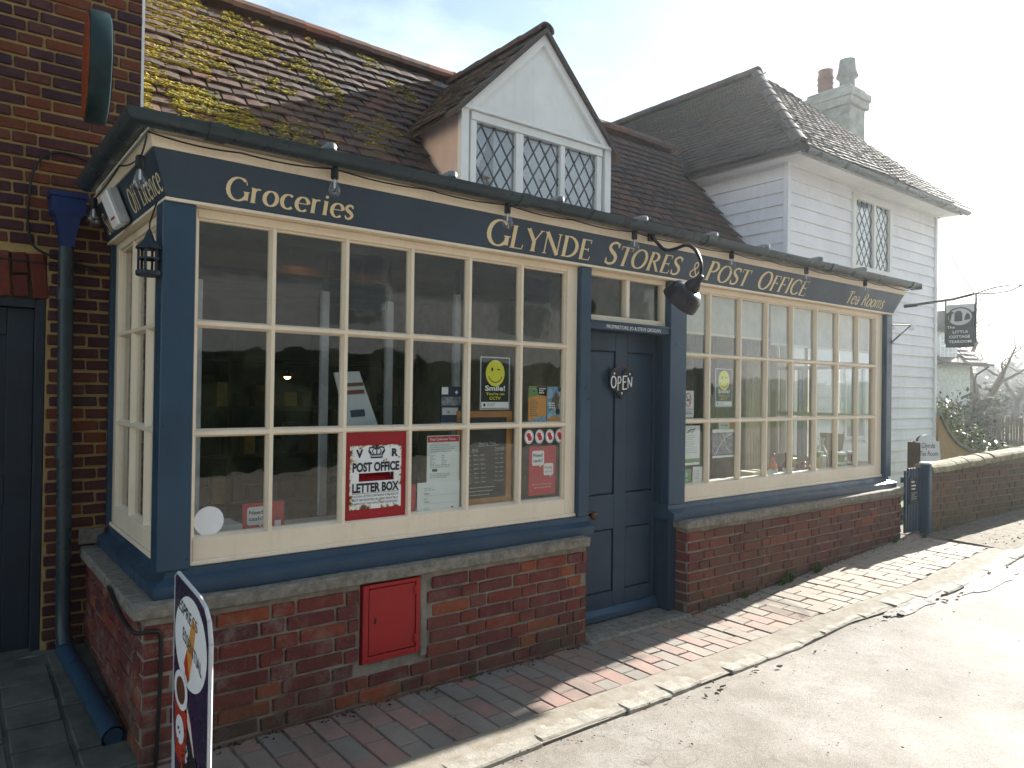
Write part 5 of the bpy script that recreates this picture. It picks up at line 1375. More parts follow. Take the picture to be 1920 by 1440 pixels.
bubble(o, 2.695, 2.785, 1.065, 1.150, y); sans('lettering', 'Need', 'ink', o, (2.703, y-.0008, 1.115), XD, ZD, .020, .068, .02, off=.0006); sans('lettering', 'cash?', 'ink', o, (2.703, y-.0008, 1.085), XD, ZD, .018, .070, .02, off=.0006)
bubble(o, 2.782, 2.856, 1.005, 1.075, y-.001); sans('lettering', 'Paying', 'poster_red', o, (2.79, y-.0018, 1.045), XD, ZD, .014, .055, .01, off=.0006); sans('lettering', 'cash in?', 'poster_red', o, (2.79, y-.0018, 1.022), XD, ZD, .013, .055, .01, off=.0006)
sans('lettering', 'Do you ever have to wait', 'white_print', o, (2.70, y, .952), XD, ZD, .008, .145); sans('lettering', 'cash in your HAND', 'white_print', o, (2.71, y, .934), XD, ZD, .009, .13)
o = flat('cash_card', 'poster_red', 1.098, 1.290, .832, .966, .150, 'low red Need cash? card leaning inside the bottom left panes', 'poster'); y = .150
bubble(o, 1.118, 1.205, .868, .950, y); sans('lettering', 'Need', 'ink', o, (1.127, y-.0008, .916), XD, ZD, .018, .062, .02, off=.0006); sans('lettering', 'cash?', 'ink', o, (1.127, y-.0008, .888), XD, ZD, .017, .064, .02, off=.0006); sub('small_bubble', 'white_print', o, 1.245, 1.275, .845, .880, y)
tag(disc('round_label', 'white_print', None, .918, .927, .061, .0285, .062, n=36), 'plain round white sticker low on the first pane by the corner post', 'sticker')
tag(BX('white_tray', 'grey_white', None, .96, 1.09, .12, .30, .832, .885, b=.006), 'white tray lying behind the round white sticker', 'tray')
t = thing('card_display', 'white sloping card display stand behind the pane above the letter box', 'display stand', (1.63, .13, 1.3))
M = Matrix.Translation((1.65, .13, 1.305)) @ Matrix.Rotation(R(-12), 4, 'X') @ Matrix.Rotation(R(-4), 4, 'Y')
b = MB(); b.hull([(-.055, 0, 0), (.11, 0, 0), (.05, 0, .28), (-.085, 0, .28)], [(-.055, .012, 0), (.11, .012, 0), (.05, .012, .28), (-.085, .012, .28)]); o = b.tf(M).build('board', 'grey_white', t)
for (z0, z1, mm) in ((.165, .185, 'terracotta'), (.205, .222, 'terracotta'), (.05, .085, 'navy_print')):
    MB().box(-.06 if mm[0] == 't' else -.03, .06 if mm[0] == 't' else .045, -.004, -.0005, z0, z1).tf(M).build('print', mm, t)
# right window
o = flat('smoking_notice', 'white_print', 4.028, 4.150, 1.325, 1.510, .036, 'white no smoking notice with red ring by the door post', 'notice'); y = .036
n = 32; rg = MB()
rg.add([(4.089+.034*math.cos(6.2832*k/n), y-.0006, 1.448+.048*math.sin(6.2832*k/n)) for k in range(n)]+[(4.089+.027*math.cos(6.2832*k/n), y-.0006, 1.448+.041*math.sin(6.2832*k/n)) for k in range(n)], [(k, (k+1) % n, n+(k+1) % n, n+k) for k in range(n)]); rg.build('ring', 'poster_red', o)
stroke('cigarette', 'ink', o, [(4.07, 1.443), (4.108, 1.447)], y-.0008, .010); stroke('smoke', 'ink', o, [(4.105, 1.455), (4.11, 1.465), (4.10, 1.472)], y-.001, .003); stroke('bar', 'poster_red', o, [(4.068, 1.475), (4.110, 1.418)], y-.0014, .007)
sans('lettering', 'No smoking', 'poster_red', o, (4.038, y, 1.378), XD, ZD, .012, .10); print_lines(o, (4.038, y, 1.36), XD, ZD, .10, 2, .012, .005, 'ink', seed=6)
o = flat('white_notice', 'white_print', 4.028, 4.222, .995, 1.268, .036, 'tall white notice with green foot and black swoosh', 'notice'); y = .036
sub('green_foot', 'green_print', o, 4.03, 4.22, 1.012, 1.040, y); stroke('swoosh', 'ink', o, [(4.09, 1.228), (4.12, 1.240), (4.15, 1.238), (4.17, 1.250)], y-.0008, .007); stroke('swoosh', 'ink', o, [(4.08, 1.218), (4.11, 1.226), (4.14, 1.222), (4.155, 1.23)], y-.001, .005)
print_lines(o, (4.045, y, 1.20), XD, ZD, .16, 9, .015, .004, seed=8)
o = flat('photo_poster', 'photo_print', 4.365, 4.625, 1.030, 1.236, .036, 'dark photograph poster with white borders in the bottom row of panes', 'poster'); y = .036
sub('white_top', 'white_print', o, 4.366, 4.624, 1.212, 1.235, y); sub('white_foot', 'white_print', o, 4.366, 4.624, 1.031, 1.046, y); stroke('pale_track', 'grey_white', o, [(4.40, 1.05), (4.45, 1.12), (4.52, 1.18), (4.60, 1.205)], y-.001, .010); stroke('pale_track', 'grey_white', o, [(4.60, 1.06), (4.53, 1.10), (4.49, 1.20)], y-.0014, .008); stroke('blue_line', 'navy_print', o, [(4.37, 1.052), (4.62, 1.052)], y-.001, .006)
o = flat('open_card', 'white_print', 4.47, 4.66, 1.20, 1.285, .060, 'small white and orange card just above the dark photograph poster', 'card'); sub('orange_block', 'orange_print', o, 4.60, 4.655, 1.215, 1.28, .060); sans('lettering', 'Tea Open', 'ink', o, (4.49, .060, 1.255), XD, ZD, .016, .09, .01)
o = flat('green_card', 'green_print', 4.03, 4.128, .868, .970, .036, 'small green card in the bottom left corner of the right window', 'card'); disc('white_ring', 'blue_print', o, 4.08, .93, .018, .036); print_lines(o, (4.045, .036, .895), XD, ZD, .06, 2, .009, .004, 'white_print', seed=2)
o = flat('paper_slip', 'white_print', 4.148, 4.250, .866, .980, .036, 'narrow white slip with green heading beside the small green card', 'card', tilt=R(3)); print_lines(o, (4.16, .036, .955), XD, ZD, .07, 6, .012, .004, seed=12)
def bottle(x, y, z, body, lb, h=.20):
    t = thing('bottle', lb, 'bottle', (x, y, z), 'bottles on the right window board')
    cap_smooth(MB().lathe([(.030, 0), (.033, .006), (.033, .095), (.028, .115), (.013, .145), (.011, .175), (.011, .18)], (x, y, z), (0, 0, 1), 18).build('glass_body', body, t), 50)
    cap_smooth(MB().lathe([(.013, .181), (.0135, .20), (.010, .203)], (x, y, z), (0, 0, 1), 14).build('cap', 'iron', t), 40)
    lab = MB().lathe([(.0337, .03), (.0342, .032), (.0342, .078), (.0337, .08)], (x, y, z), (0, 0, 1), 20).build('label', 'blue_print', t); MB().box(x-.012, x+.008, y-.0358, y-.0345, z+.035, z+.055).build('label_fruit', 'poster_red', lab)
bottle(5.285, .13, .815, 'orange_drink', 'orange drink bottle, the left one on the sunny window board'); bottle(5.48, .13, .815, 'dark_glass_bottle', 'dark drink bottle just right of the orange one'); bottle(5.56, .15, .815, 'dark_glass_bottle', 'dark drink bottle half hidden behind a glazing bar right of the other two')
tag(BX('cardboard_box', 'cardboard', None, 4.99, 5.21, .12, .26, .816, .886), 'low open cardboard box left of the bottles', 'box')
t = thing('onion_basket', 'wicker basket of shiny red onions on the window board', 'basket', (5.80, .16, .815))
cap_smooth(MB().lathe([(.05, 0), (.085, .01), (.10, .05), (.094, .05), (.08, .015), (.0, .012)], (5.80, .17, .816), (0, 0, 1), 20).build('wicker', 'basket', t), 50)
for i, (dx, dy, dz) in enumerate(((-.05, -.03, .06), (.0, -.045, .058), (.05, -.02, .06), (-.02, .03, .062), (.03, .03, .06), (-.01, -.01, .088), (.072, -.05, .045))):
    MB().sphere((5.80+dx, .17+dy, .816+dz), .027, 8).build('onion', 'onion', t, smooth=True)
for i, x in enumerate((5.665, 5.73)): tag(BX('goods_packet', 'yellow_goods', None, x, x+.055, .22, .27, .816, .975-.02*i, b=.006), 'yellow packet behind the onions, %s one' % ('left' if i == 0 else 'right'), 'packet', 'yellow packets behind the onions')
t = thing('gift_bag', 'clear cellophane gift bag tied at the top between the basket and the jars', 'bag', (6.03, .14, .815))
b = MB(); secs = [(.075, .04, .816), (.085, .045, .90), (.07, .04, 1.0), (.02, .012, 1.07), (.045, .02, 1.12)]
for (hx, hy, z) in secs:
    for k in range(12): b.v.append(Vector((6.03+hx*math.cos(k*.5236)*(1+.12*(k % 2)), .14+hy*math.sin(k*.5236)*(1+.12*(k % 2)), z)))
for i in range(4):
    for k in range(12): b.f.append((12*i+k, 12*i+(k+1) % 12, 12*i+12+(k+1) % 12, 12*i+12+k))
b.build('wrap', 'cellophane', t); BX('packet', 'yellow_goods', t, 5.98, 6.02, .13, .16, .817, .95); BX('packet', 'white_print', t, 6.03, 6.08, .12, .15, .817, .97); BX('packet', 'green_print', t, 6.0, 6.05, .15, .17, .90, 1.0)
o = MB().hull([(6.24, .21, 1.155), (6.56, .21, 1.135), (6.53, .21, .99), (6.27, .21, .99)], [(6.24, .27, 1.155), (6.56, .27, 1.135), (6.53, .27, .99), (6.27, .27, .99)]).build('dark_carton', 'dark_box', None); tag(o, 'dark olive flared carton standing above the jars', 'box')
BX('carton_stand', 'dark_wood', o, 6.29, 6.50, .215, .26, .816, .9895)
for i, (x, z) in enumerate(((6.335, .815), (6.335, .902), (6.515, .815), (6.515, .902))):
    t = thing('jar', '%s jar of the %s stack of preserves by the end post' % (('lower', 'upper')[i % 2], ('left', 'right')[i//2]), 'jar', (x, .12, z), 'jars of preserve in the right window')
    MB().lathe([(.036, 0), (.040, .006), (.040, .055), (.034, .066)], (x, .12, z), (0, 0, 1), 16).build('glass', ('green_print', 'onion')[i//2], t, smooth=False); MB().lathe([(.0375, .0665), (.0375, .084), (.030, .0855)], (x, .12, z), (0, 0, 1), 16).build('lid', 'white_print', t)
    MB().box(x-.022, x+.022, .0775, .079, z+.015, z+.045).build('label', 'white_print', t)
t = thing('cafe_chair', 'cream painted chair back low behind the photograph poster', 'chair', (4.55, .6, .05))
for x in (4.40, 4.56): BX('back_post', 'cream_paint', t, x, x+.035, .60, .63, .05, 1.0)
BX('back_rail', 'cream_paint', t, 4.40, 4.595, .598, .599, .93, 1.0, b=0); BX('seat', 'cream_paint', t, 4.38, 4.62, .50, .95, .46, .50)
for x in (4.40, 4.56): BX('leg', 'cream_paint', t, x, x+.035, .55, .585, .05, .459)
t = thing('tea_counter', 'dark tea room counter with white boxes seen through the first panes of the right window', 'counter', (4.6, 2.2, 0))
BX('cabinet', 'dark_wood', t, 4.0, 6.1, 1.9, 2.3, .05, 1.15); BX('worktop', 'dark_cloth', t, 3.96, 6.15, 1.85, 2.34, 1.151, 1.19)
for x in (4.7, 5.1, 5.5): BX('white_box', 'grey_white', t, x, x+.22, 1.95, 2.2, 1.191, 1.45)

# ------------------------------------------------------------------ things fixed outside
t = thing('red_cabinet', 'red painted metal cupboard door set in the brick under the left window', 'cabinet', (1.71, -.12, .24))
b = MB(); x0, x1, z0, z1 = 1.558, 1.862, .228, .588
b.box(x0, x0+.028, -.135, -.02, z0, z1, .002); b.box(x1-.022, x1, -.135, -.02, z0, z1, .002); b.box(x0+.0285, x1-.0225, -.1345, -.02, z0, z0+.028, .002); b.box(x0+.0285, x1-.0225, -.1345, -.02, z1-.018, z1, .002)
b.build('frame', 'red_paint', t)
o = BX('door', 'red_paint', t, x0+.032, x1-.026, -.131, -.11, z0+.032, z1-.022); subdivide_displace(o, (3, .06), .0012, 5)
BX('lock', 'iron', t, x0+.060, x0+.070, -.1345, -.1318, .405, .432); 
for z in (.30, .53): BX('hinge', 'red_paint', t, x1-.034, x1-.024, -.140, -.1355, z-.02, z+.02)
# alarm box on the return sign board
t = thing('alarm_box', 'small white alarm box tilted on the side sign board', 'alarm', (.66, .70, 2.30))
Mx = Matrix.Translation((.680, .68, 2.335)) @ Matrix.Rotation(R(-21.5), 4, 'Y')
MB().box(-.055, -.022, -.075, .075, -.085, .085, .008).tf(Mx).build('cover', 'white_print', t); MB().box(-.0215, -.004, -.07, .07, -.08, .08).tf(Mx).build('backplate', 'grey_white', t)
MB().box(-.05, -.01, -.115, -.082, -.08, .08, .004).tf(Mx).build('side_box', 'upright_grey', t)
MB().box(-.0562, -.0552, -.05, .03, -.045, -.035).tf(Mx).build('lettering', 'poster_red', t)
# hanging candle lantern
t = thing('lantern', 'small black lantern hanging at the corner under the side sign board', 'lantern', (.650, .04, 2.0))
lx, ly = .660, -.012
MB().tube([(lx, ly, 2.10), (lx, ly-.004, 2.14), (lx+.03, ly+.02, 2.235)], .003, 6).build('hook', 'iron', t)
cap_smooth(MB().lathe([(.006, 2.115), (.012, 2.10), (.02, 2.075), (.048, 2.045), (.050, 2.038), (.0, 2.037)], (lx, ly, 0), (0, 0, 1), 16).build('roof', 'dark_blue', t), 40)
for k in range(6): MB().box(lx+.038*math.cos(k*1.047)-.004, lx+.038*math.cos(k*1.047)+.004, ly+.038*math.sin(k*1.047)-.004, ly+.038*math.sin(k*1.047)+.004, 1.95, 2.037).build('bar', 'dark_blue', t)
MB().lathe([(.044, 1.93), (.048, 1.935), (.048, 1.95), (.0, 1.951)], (lx, ly, 0), (0, 0, 1), 16).build('base', 'dark_blue', t); MB().lathe([(.042, 1.995), (.042, 2.003), (.038, 2.003), (.038, 1.995)], (lx, ly, 0), (0, 0, 1), 16).build('ring', 'dark_blue', t)
# festoon of bulbs
t = thing('festoon_lights', 'string of clear light bulbs on a black wire looped along the cornice', 'string lights', (3.8, -.2, 2.4))
LB = [(.585, .80, 2.40), (.600, -.06, 2.375)] + [(x, -.165, z) for x, z in ((1.372, 2.462), (2.337, 2.464), (3.308, 2.462), (4.283, 2.462), (5.236, 2.462), (6.155, 2.46))]
LB = [(.585, .82, 2.385), (.605, -.10, 2.37)] + LB[2:]
P = []; PT = [(.60, 1.18, 2.44)]+LB+[(6.98, -.155, 2.455)]
cl = [(.625, 1.19, 2.455), (.60, .38, 2.455), (.618, -.155, 2.465)] + [((LB[i][0]+LB[i+1][0])/2, -.150, 2.470) for i in range(2, 7)]
seq = [(.62, 1.19, 2.45), LB[0], (.612, .35, 2.445), LB[1], (.62, -.145, 2.462), (.97, -.150, 2.452)]
for i in range(2, 8):
    seq.append(LB[i]); seq.append(((LB[i][0]+(LB[i+1][0] if i < 7 else 7.0))/2, -.150, 2.462))
seq.append((6.99, -.155, 2.462))
for i in range(len(seq)-1):
    a, c = Vector(seq[i]), Vector(seq[i+1])
    for k in range(6):
        tt = k/6; q = a.lerp(c, tt); q.z -= .012*math.sin(math.pi*tt); P.append(q)
P.append(Vector(seq[-1])); MB().tube(P, .0035, 6).build('wire', 'cable_black', t, smooth=True)
for (x, y, z) in LB:
    h = cap_smooth(MB().lathe([(.013, .008), (.017, .0), (.017, -.040), (.014, -.044)], (x, y, z), (0, 0, 1), 12).build('bulb_holder', 'iron', t), 40)
    MB().lathe([(.014, -.045), (.015, -.055), (.024, -.075), (.030, -.095), (.028, -.113), (.016, -.126), (.0, -.129)], (x, y, z), (0, 0, 1), 16).build('bulb', 'bulb_glass', h, smooth=True)
    MB().lathe([(.004, -.045), (.005, -.08), (.002, -.085)], (x, y, z), (0, 0, 1), 8).build('stem', 'white_print', h)
# swan-neck lamp
t = thing('swan_neck_lamp', 'black swan-neck lamp with round hooded shade hanging over the shop sign', 'lamp', (3.49, -.12, 2.46))
BX('wall_plate', 'iron', t, 3.465, 3.515, -.150, -.125, 2.435, 2.50, b=.005)
arm = [(3.49, -.14, 2.47), (3.49, -.185, 2.42), (3.49, -.25, 2.365), (3.49, -.33, 2.362), (3.49, -.41, 2.372), (3.49, -.475, 2.335), (3.49, -.515, 2.26), (3.49, -.52, 2.20), (3.485, -.505, 2.14)]
PP = []
for i in range(len(arm)-1):
    a0, b0, c0, e0 = [Vector(arm[min(max(j, 0), len(arm)-1)]) for j in (i-1, i, i+1, i+2)]
    for k in range(5):
        tt = k/5; PP.append(.5*((2*b0)+(c0-a0)*tt+(2*a0-5*b0+4*c0-e0)*tt*tt+(3*b0-3*c0+e0-a0)*tt**3))
PP.append(Vector(arm[-1])); MB().tube(PP, .0105, 12).build('arm', 'black_gloss', t, smooth=True)
ax = Vector((-.12, .72, -.70)).normalized(); o_ = Vector((3.487, -.515, 2.165))
cap_smooth(MB().lathe([(.012, -.02), (.022, .0), (.024, .022), (.035, .034), (.045, .055), (.048, .080), (.046, .085)], o_, ax, 20).build('neck', 'black_gloss', t), 50)
cap_smooth(MB().lathe([(.045, .080), (.070, .082), (.092, .098), (.108, .125), (.115, .160), (.116, .19), (.112, .19), (.105, .155), (.09, .115), (.04, .09)], o_, ax, 28).build('shade', 'black_gloss', t), 50)
MB().sphere(o_+ax*.13, .035, 10).build('bulb', 'grey_white', t, smooth=True)
# iron hook bracket at the right post
t = thing('iron_bracket', 'thin twisted iron bracket with glass balls on the right end post', 'bracket', (6.93, -.05, 2.1))
MB().tube([(6.90, -.05, 2.145), (7.10, -.052, 2.155), (7.26, -.055, 2.165)], .006, 8).build('rod', 'iron', t)
MB().tube([(6.90, -.05, 1.985), (7.05, -.052, 2.06), (7.14, -.053, 2.10), (7.26, -.055, 2.16)], [.007, .009, .006, .006], 8).build('stay', 'iron', t)
for (x, z, r_) in ((6.905, 2.12, .020), (6.905, 1.985, .018), (7.28, 2.145, .030)): MB().sphere((x, -.055, z), r_, 10).build('glass_ball', 'bulb_glass', t, smooth=True)
# OPEN plaque on the door
t = thing('open_plaque', 'black pointed OPEN plaque hanging on a cord from the blue door', 'sign', (3.47, .09, 1.55))
pts = [(3.475, 1.450), (3.505, 1.475), (3.565, 1.545), (3.580, 1.60), (3.572, 1.635), (3.545, 1.65), (3.515, 1.640), (3.475, 1.600), (3.435, 1.640), (3.405, 1.65), (3.378, 1.63), (3.370, 1.59), (3.388, 1.53), (3.445, 1.475)]
pb = MB().hull([(a, .080, c) for a, c in pts], [(a, .0985, c) for a, c in pts]).build('board', 'chalk_black', t)
def ol(pts_, w, k=0): stroke('lettering', 'white_print', pb, pts_, .0788-.0003*k, w)
for (a, c, d_) in ((3.398, 1.558, 0),): ol([(a+.022*math.cos(R(q)), c+.036*math.sin(R(q))) for q in range(0, 361, 24)], .009, 0)
ol([(3.437, 1.505), (3.438, 1.592)], .007, 1); ol([(3.436, 1.59), (3.458, 1.592), (3.466, 1.572), (3.455, 1.553), (3.438, 1.550)], .008, 2)
ol([(3.482, 1.510), (3.486, 1.597)], .010, 1); ol([(3.484, 1.596), (3.522, 1.598)], .008, 2); ol([(3.483, 1.556), (3.512, 1.562)], .007, 2); ol([(3.480, 1.512), (3.520, 1.516)], .008, 2)
ol([(3.530, 1.520), (3.530, 1.585)], .007, 1); ol([(3.528, 1.588), (3.562, 1.530)], .010, 2); ol([(3.562, 1.530), (3.566, 1.594)], .008, 3)
for (a, c) in ((3.405, 1.612), (3.548, 1.612), (3.475, 1.487)): polyf('chalk_heart', 'white_print', pb, [(a, c-.010), (a+.006, c), (a+.006, c+.006), (a-.006, c+.006), (a-.006, c)], .080)
MB().tube([(3.405, .078, 1.635), (3.475, .085, 1.678), (3.548, .078, 1.635)], .0028, 6).build('cord', 'basket', t)

# pavement sign
t = thing('pavement_sign', 'tall narrow purple coffee advertising board standing by the plinth corner', 'sign', (.72, -.465, 0))
XS, ya_, yb_ = .722, -.245, -.690
def P2(u, z): return (ya_+(yb_-ya_)*u, z*.925)
out = [(0, .02), (0, .845), (.05, .858)] + [(.78+.22*math.sin(R(a)), .70+.10*math.cos(R(a))+.0) for a in (0, 25, 50, 75, 90)] + [(1, .02)]
out = [(0, .02), (0, .845), (.06, .862), (.70, .832), (.86, .812), (.95, .775), (1.0, .70), (1, .02)]
pv = [P2(u, z) for u, z in out]
pan = MB().hull([(XS, a, c) for a, c in pv], [(XS+.012, a, c) for a, c in pv]).build('panel', 'purple_print', t)
ed = MB()
for i in range(len(pv)):
    a, c = pv[i], pv[(i+1) % len(pv)]; ed.tube([(XS+.006, a[0], a[1]), (XS+.006, c[0], c[1])], .0075, 6)
pe = ed.build('edge_trim', 'grey_white', t); pe['kind'] = 'stuff'
xo = XS-.001
def pd(name, matn, u, z, ru, rz, k=0, tilt=0., n=36):
    p = []
    for i in range(n):
        a = 6.2832*i/n; du, dz = ru*math.cos(a), rz*math.sin(a); p.append(P2(u+du*math.cos(tilt)-dz/.445*math.sin(tilt), z+du*.445*math.sin(tilt)+dz*math.cos(tilt)))
    MB().hull([(xo-.0006*k, a, c) for a, c in p], [(xo-.0006*k+.0005, a, c) for a, c in p]).build(name, matn, pan)
def pp_(name, matn, pts, k=0):
    p = [P2(u, z) for u, z in pts]; MB().hull([(xo-.0006*k, a, c) for a, c in p], [(xo-.0006*k+.0005, a, c) for a, c in p]).build(name, matn, pan)
pd('white_oval', 'white_print', .50, .635, .455, .175, 1)
b_ = Vector((0, -1, 0))
sans('lettering', 'ESPRE', 'ink', pan, (xo-.001, P2(.16, 0)[0], .68), (0, -1, -.18), ZD, .045, .17); sans('lettering', 'SS', 'terracotta', pan, (xo-.001, P2(.57, 0)[0], .655), (0, -1, -.15), ZD, .04, .06)
sans('lettering', 'ESSENTIAL', 'ink', pan, (xo-.0014, P2(.30, 0)[0], .585), (0, -1, -.30), ZD, .045, .25)
pp_('cup_figure', 'orange_print', [(.36, .50), (.50, .50), (.60, .62), (.66, .72), (.56, .74), (.44, .62)], 3); pp_('cup_figure', 'cup_red', [(.34, .54), (.46, .48), (.50, .50), (.42, .60)], 4)
pd('saucer', 'white_print', .27, .425, .20, .075, 5); pd('coffee', 'coffee', .27, .425, .13, .052, 6)
pp_('red_cup', 'cup_red', [(.08, .40), (.46, .355), (.44, .20), (.34, .12), (.14, .16)], 4); pd('cup_badge', 'white_print', .26, .27, .12, .055, 5); pd('cup_handle', 'white_print', .42, .21, .07, .04, 3)
pp_('pale_flare', 'pink_render', [(.42, .40), (.55, .34), (.72, .18), (.60, .20), (.46, .33)], 1)
pp_('bean_heap', 'bean_brown', [(.12, .18), (.25, .16), (.45, .33), (.60, .26), (.80, .12), (.95, .05), (.70, .06), (.3, .10)], 2)
rr = random.Random(3)
bb = MB()
for i in range(70):
    u = rr.uniform(.2, .9); z = .30-.27*(u-.35)+rr.uniform(-.08, .02) if u > .45 else rr.uniform(.1, .3)
    yy, zz = P2(u, z); bb.sphere((xo-.002, yy, zz), .009, 4, (.3, 1.1, .8))
o = bb.build('coffee_beans', 'bean_brown', pan); o['kind'] = 'stuff'
pp_('white_stripe', 'grey_white', [(.02, .04), (.02, .30), (.10, .16), (.12, .04)], 2); pp_('red_stripe', 'poster_red', [(.13, .04), (.20, .12), (.24, .12), (.22, .04)], 3)
sans('lettering', '0800 731 2', 'white_print', pan, (xo-.0012, P2(.42, 0)[0], .052), (0, -1, -.1), ZD, .034, .24, .03)
cap_smooth(MB().lathe([(.0, .0), (.27, .0), (.28, .012), (.25, .035), (.10, .045), (.0, .046)], (0, 0, 0), (0, 0, 1), 28).tf(Matrix.Translation((XS+.03, -.50, .03)) @ Matrix.Diagonal((.42, 1.0, 1, 1))).build('rubber_base', 'rubber', t), 40)

# ================================================================== GARDEN SIDE
# gate
t = thing('picket_gate', 'narrow blue grey picket gate between the shop plinth and the garden wall', 'gate', (7.3, 0, .2))
ga = Vector((6.965, -.142, 0)); gb = Vector((7.25, -.165, 0)); gd = (gb-ga).normalized(); gn = Vector((gd.y, -gd.x, 0))
N_ = 6
for i in range(N_):
    c = ga+gd*(.022+i*.048); MB().box(-.015, .015, -.01, .01, .24, .83 if i else .81, .003).tf(Matrix.Translation(c) @ Matrix.Rotation(math.atan2(gd.y, gd.x), 4, 'Z')).build('picket', 'blue_paint', t)
for z in (.36, .70): MB().box(0, .285, .011, .035, z, z+.05).tf(Matrix.Translation(ga) @ Matrix.Rotation(math.atan2(gd.y, gd.x), 4, 'Z')).build('rail', 'blue_paint', t)
o = tag(MB().box(.06, .20, -.024, -.012, .50, .74, .003).tf(Matrix.Translation(ga) @ Matrix.Rotation(math.atan2(gd.y, gd.x), 4, 'Z')).build('notice_board', 'chalk_black', None), 'small black notice with white writing fixed to the picket gate', 'notice')
yn = WL['notice_board'][1]-.008
for k, (w_, zz) in enumerate(((.06, .70), (.09, .665), (.07, .635))): print_lines(o, ga+gd*.08+gn*.0245+Vector((0, 0, zz)), gd, ZD, w_, 1, .02, .012, 'white_print', seed=k+40, name='writing')
print_lines(o, ga+gd*.08+gn*.0245+Vector((0, 0, .60)), gd, ZD, .10, 4, .018, .006, 'ink_grey', seed=50, name='writing')
t = thing('gate_post', 'stout blue grey post with pale top between gate and garden wall', 'post', (7.40, -.2, .2))
BX('shaft', 'blue_paint', t, 7.256, 7.33, -.237, -.15, .15, .86, b=.010); BX('cap', 'board_paint', t, 7.250, 7.334, -.243, -.145, .861, .878, b=.006)
t = thing('gate_stub', 'short blue post with pale top beside the end of the shop window', 'post', (6.99, .02, .2))
BX('shaft', 'blue_paint', t, 6.985, 7.035, .045, .10, .15, .86); BX('cap', 'board_paint', t, 6.98, 7.04, .04, .105, .8605, .875)
# garden wall
wa = math.atan2(-.19, 1.9)
gw_ = thing('garden_wall', 'weathered brick garden wall with rounded mossy top beside the lane', 'wall', (7.5, -.3, .2))
o0 = (7.336, -.222)
LW = 7.0; dx, dy = math.cos(wa), math.sin(wa); nx, ny = dy, -dx
def gt(u): return .80+.050*u if u < 3 else .95+.02*(u-3)
def Pw(u, d, z): return (o0[0]+dx*u-nx*d, o0[1]+dy*u-ny*d, z)
b = MB(); b.hull([Pw(0, .004, 0), Pw(0, .15, 0), Pw(0, .15, gt(0)), Pw(0, .004, gt(0))], [Pw(LW, .004, 0), Pw(LW, .15, 0), Pw(LW, .15, gt(LW)), Pw(LW, .004, gt(LW))])
gcore = b.build('mortar_core', 'wall_mortar', gw_)
brickwall(gcore, o0, wa, 3.6, lambda u: g(o0[0]+u)-.03, .80, 'wall_brick', (), 14, zbase=.15, proud=.004)
u = 0; rr = random.Random(8)
while u < LW:
    Ls, Le = u, min(u+rr.uniform(.10, .12), LW); pr = [(-.025, -.03)]+[(.075-.10*math.cos(R(a)), .06*math.sin(R(a))) for a in range(0, 181, 20)]+[(.175, -.03)]
    lift = rr.uniform(-.006, .006)
    o = MB().hull([Pw(Ls, d_, gt(Ls)+z_+lift) for d_, z_ in pr][::-1], [Pw(Le-.006, d_, gt(Le)+z_+lift) for d_, z_ in pr][::-1]).build('coping_brick', 'coping_lichen', gcore); u = Le
# sweeping wall behind, running down from the white house
t = thing('ramped_wall', 'orange brown wall sweeping down in a curve from the corner of the white house', 'wall', (11.5, 1.3, .3))
b = MB(); xs = fr(10.97, 19, 70)
def rz_(x): return .56+.74*math.exp(-max(0, x-10.9)/.62)
for x in xs: b.v += [Vector((x, 1.16, .1)), Vector((x, 1.16, rz_(x))), Vector((x, 1.42, rz_(x))), Vector((x, 1.42, .1))]
for i in range(len(xs)-1):
    for k in range(4): b.f.append((4*i+k, 4*i+4+k, 4*i+4+(k+1) % 4, 4*i+(k+1) % 4))
b.f += [(0, 1, 2, 3), tuple(range(4*len(xs)-4, 4*len(xs)))[::-1]]
b.build('wall_body', 'ramp_brick', t)
cpm = MB()
for i in range(len(xs)-1):
    x, x2 = xs[i], xs[i+1]-.012
    MB().hull([(x, 1.13, rz_(x)+.001), (x, 1.45, rz_(x)+.001), (x, 1.45, rz_(x)+.05), (x, 1.13, rz_(x)+.05)], [(x2, 1.13, rz_(x2)+.001), (x2, 1.45, rz_(x2)+.001), (x2, 1.45, rz_(x2)+.05), (x2, 1.13, rz_(x2)+.05)]).build('coping', 'slab_stone', t)
# folding tea room board
t = thing('tea_room_board', 'white folding Glynde Tea Room board with dark side standing behind the garden wall', 'sign', (8.5, .5, .25))
Mb = Matrix.Translation((9.12, .48, .25)) @ Matrix.Rotation(R(-28), 4, 'Z')
arcp = [(-.15, 0), (-.15, .72), (-.11, .72)]+[(.115*math.cos(R(a)), .72+.075*math.sin(R(a))) for a in range(170, 9, -16)]+[(.11, .72), (.15, .72), (.15, 0)]
for k, (dy_, mm) in enumerate(((0, 'white_print'), (.24, 'dark_wood'))):
    M2 = Mb @ Matrix.Translation((0, dy_, 0)) @ Matrix.Rotation(R(-8 if k == 0 else 8), 4, 'X')
    pn = MB().hull([(a, -.01, c) for a, c in arcp], [(a, .01, c) for a, c in arcp]).tf(M2).build('board', mm, t)
    if k == 0:
        ux, uy = M2.to_3x3() @ Vector((1, 0, 0)), M2.to_3x3() @ Vector((0, 0, 1)); q = M2 @ Vector((-.09, -.0105, .64))
        sans('lettering', 'Glynde', 'ink', pn, q, ux, uy, .06, .18, shear=.3); q = M2 @ Vector((-.12, -.0105, .55)); sans('lettering', 'Tea Room', 'ink', pn, q, ux, uy, .055, .24, shear=.3)
MB().box(-.165, -.155, .02, .22, 0, .70).tf(Mb).build('side_board', 'dark_wood', t)
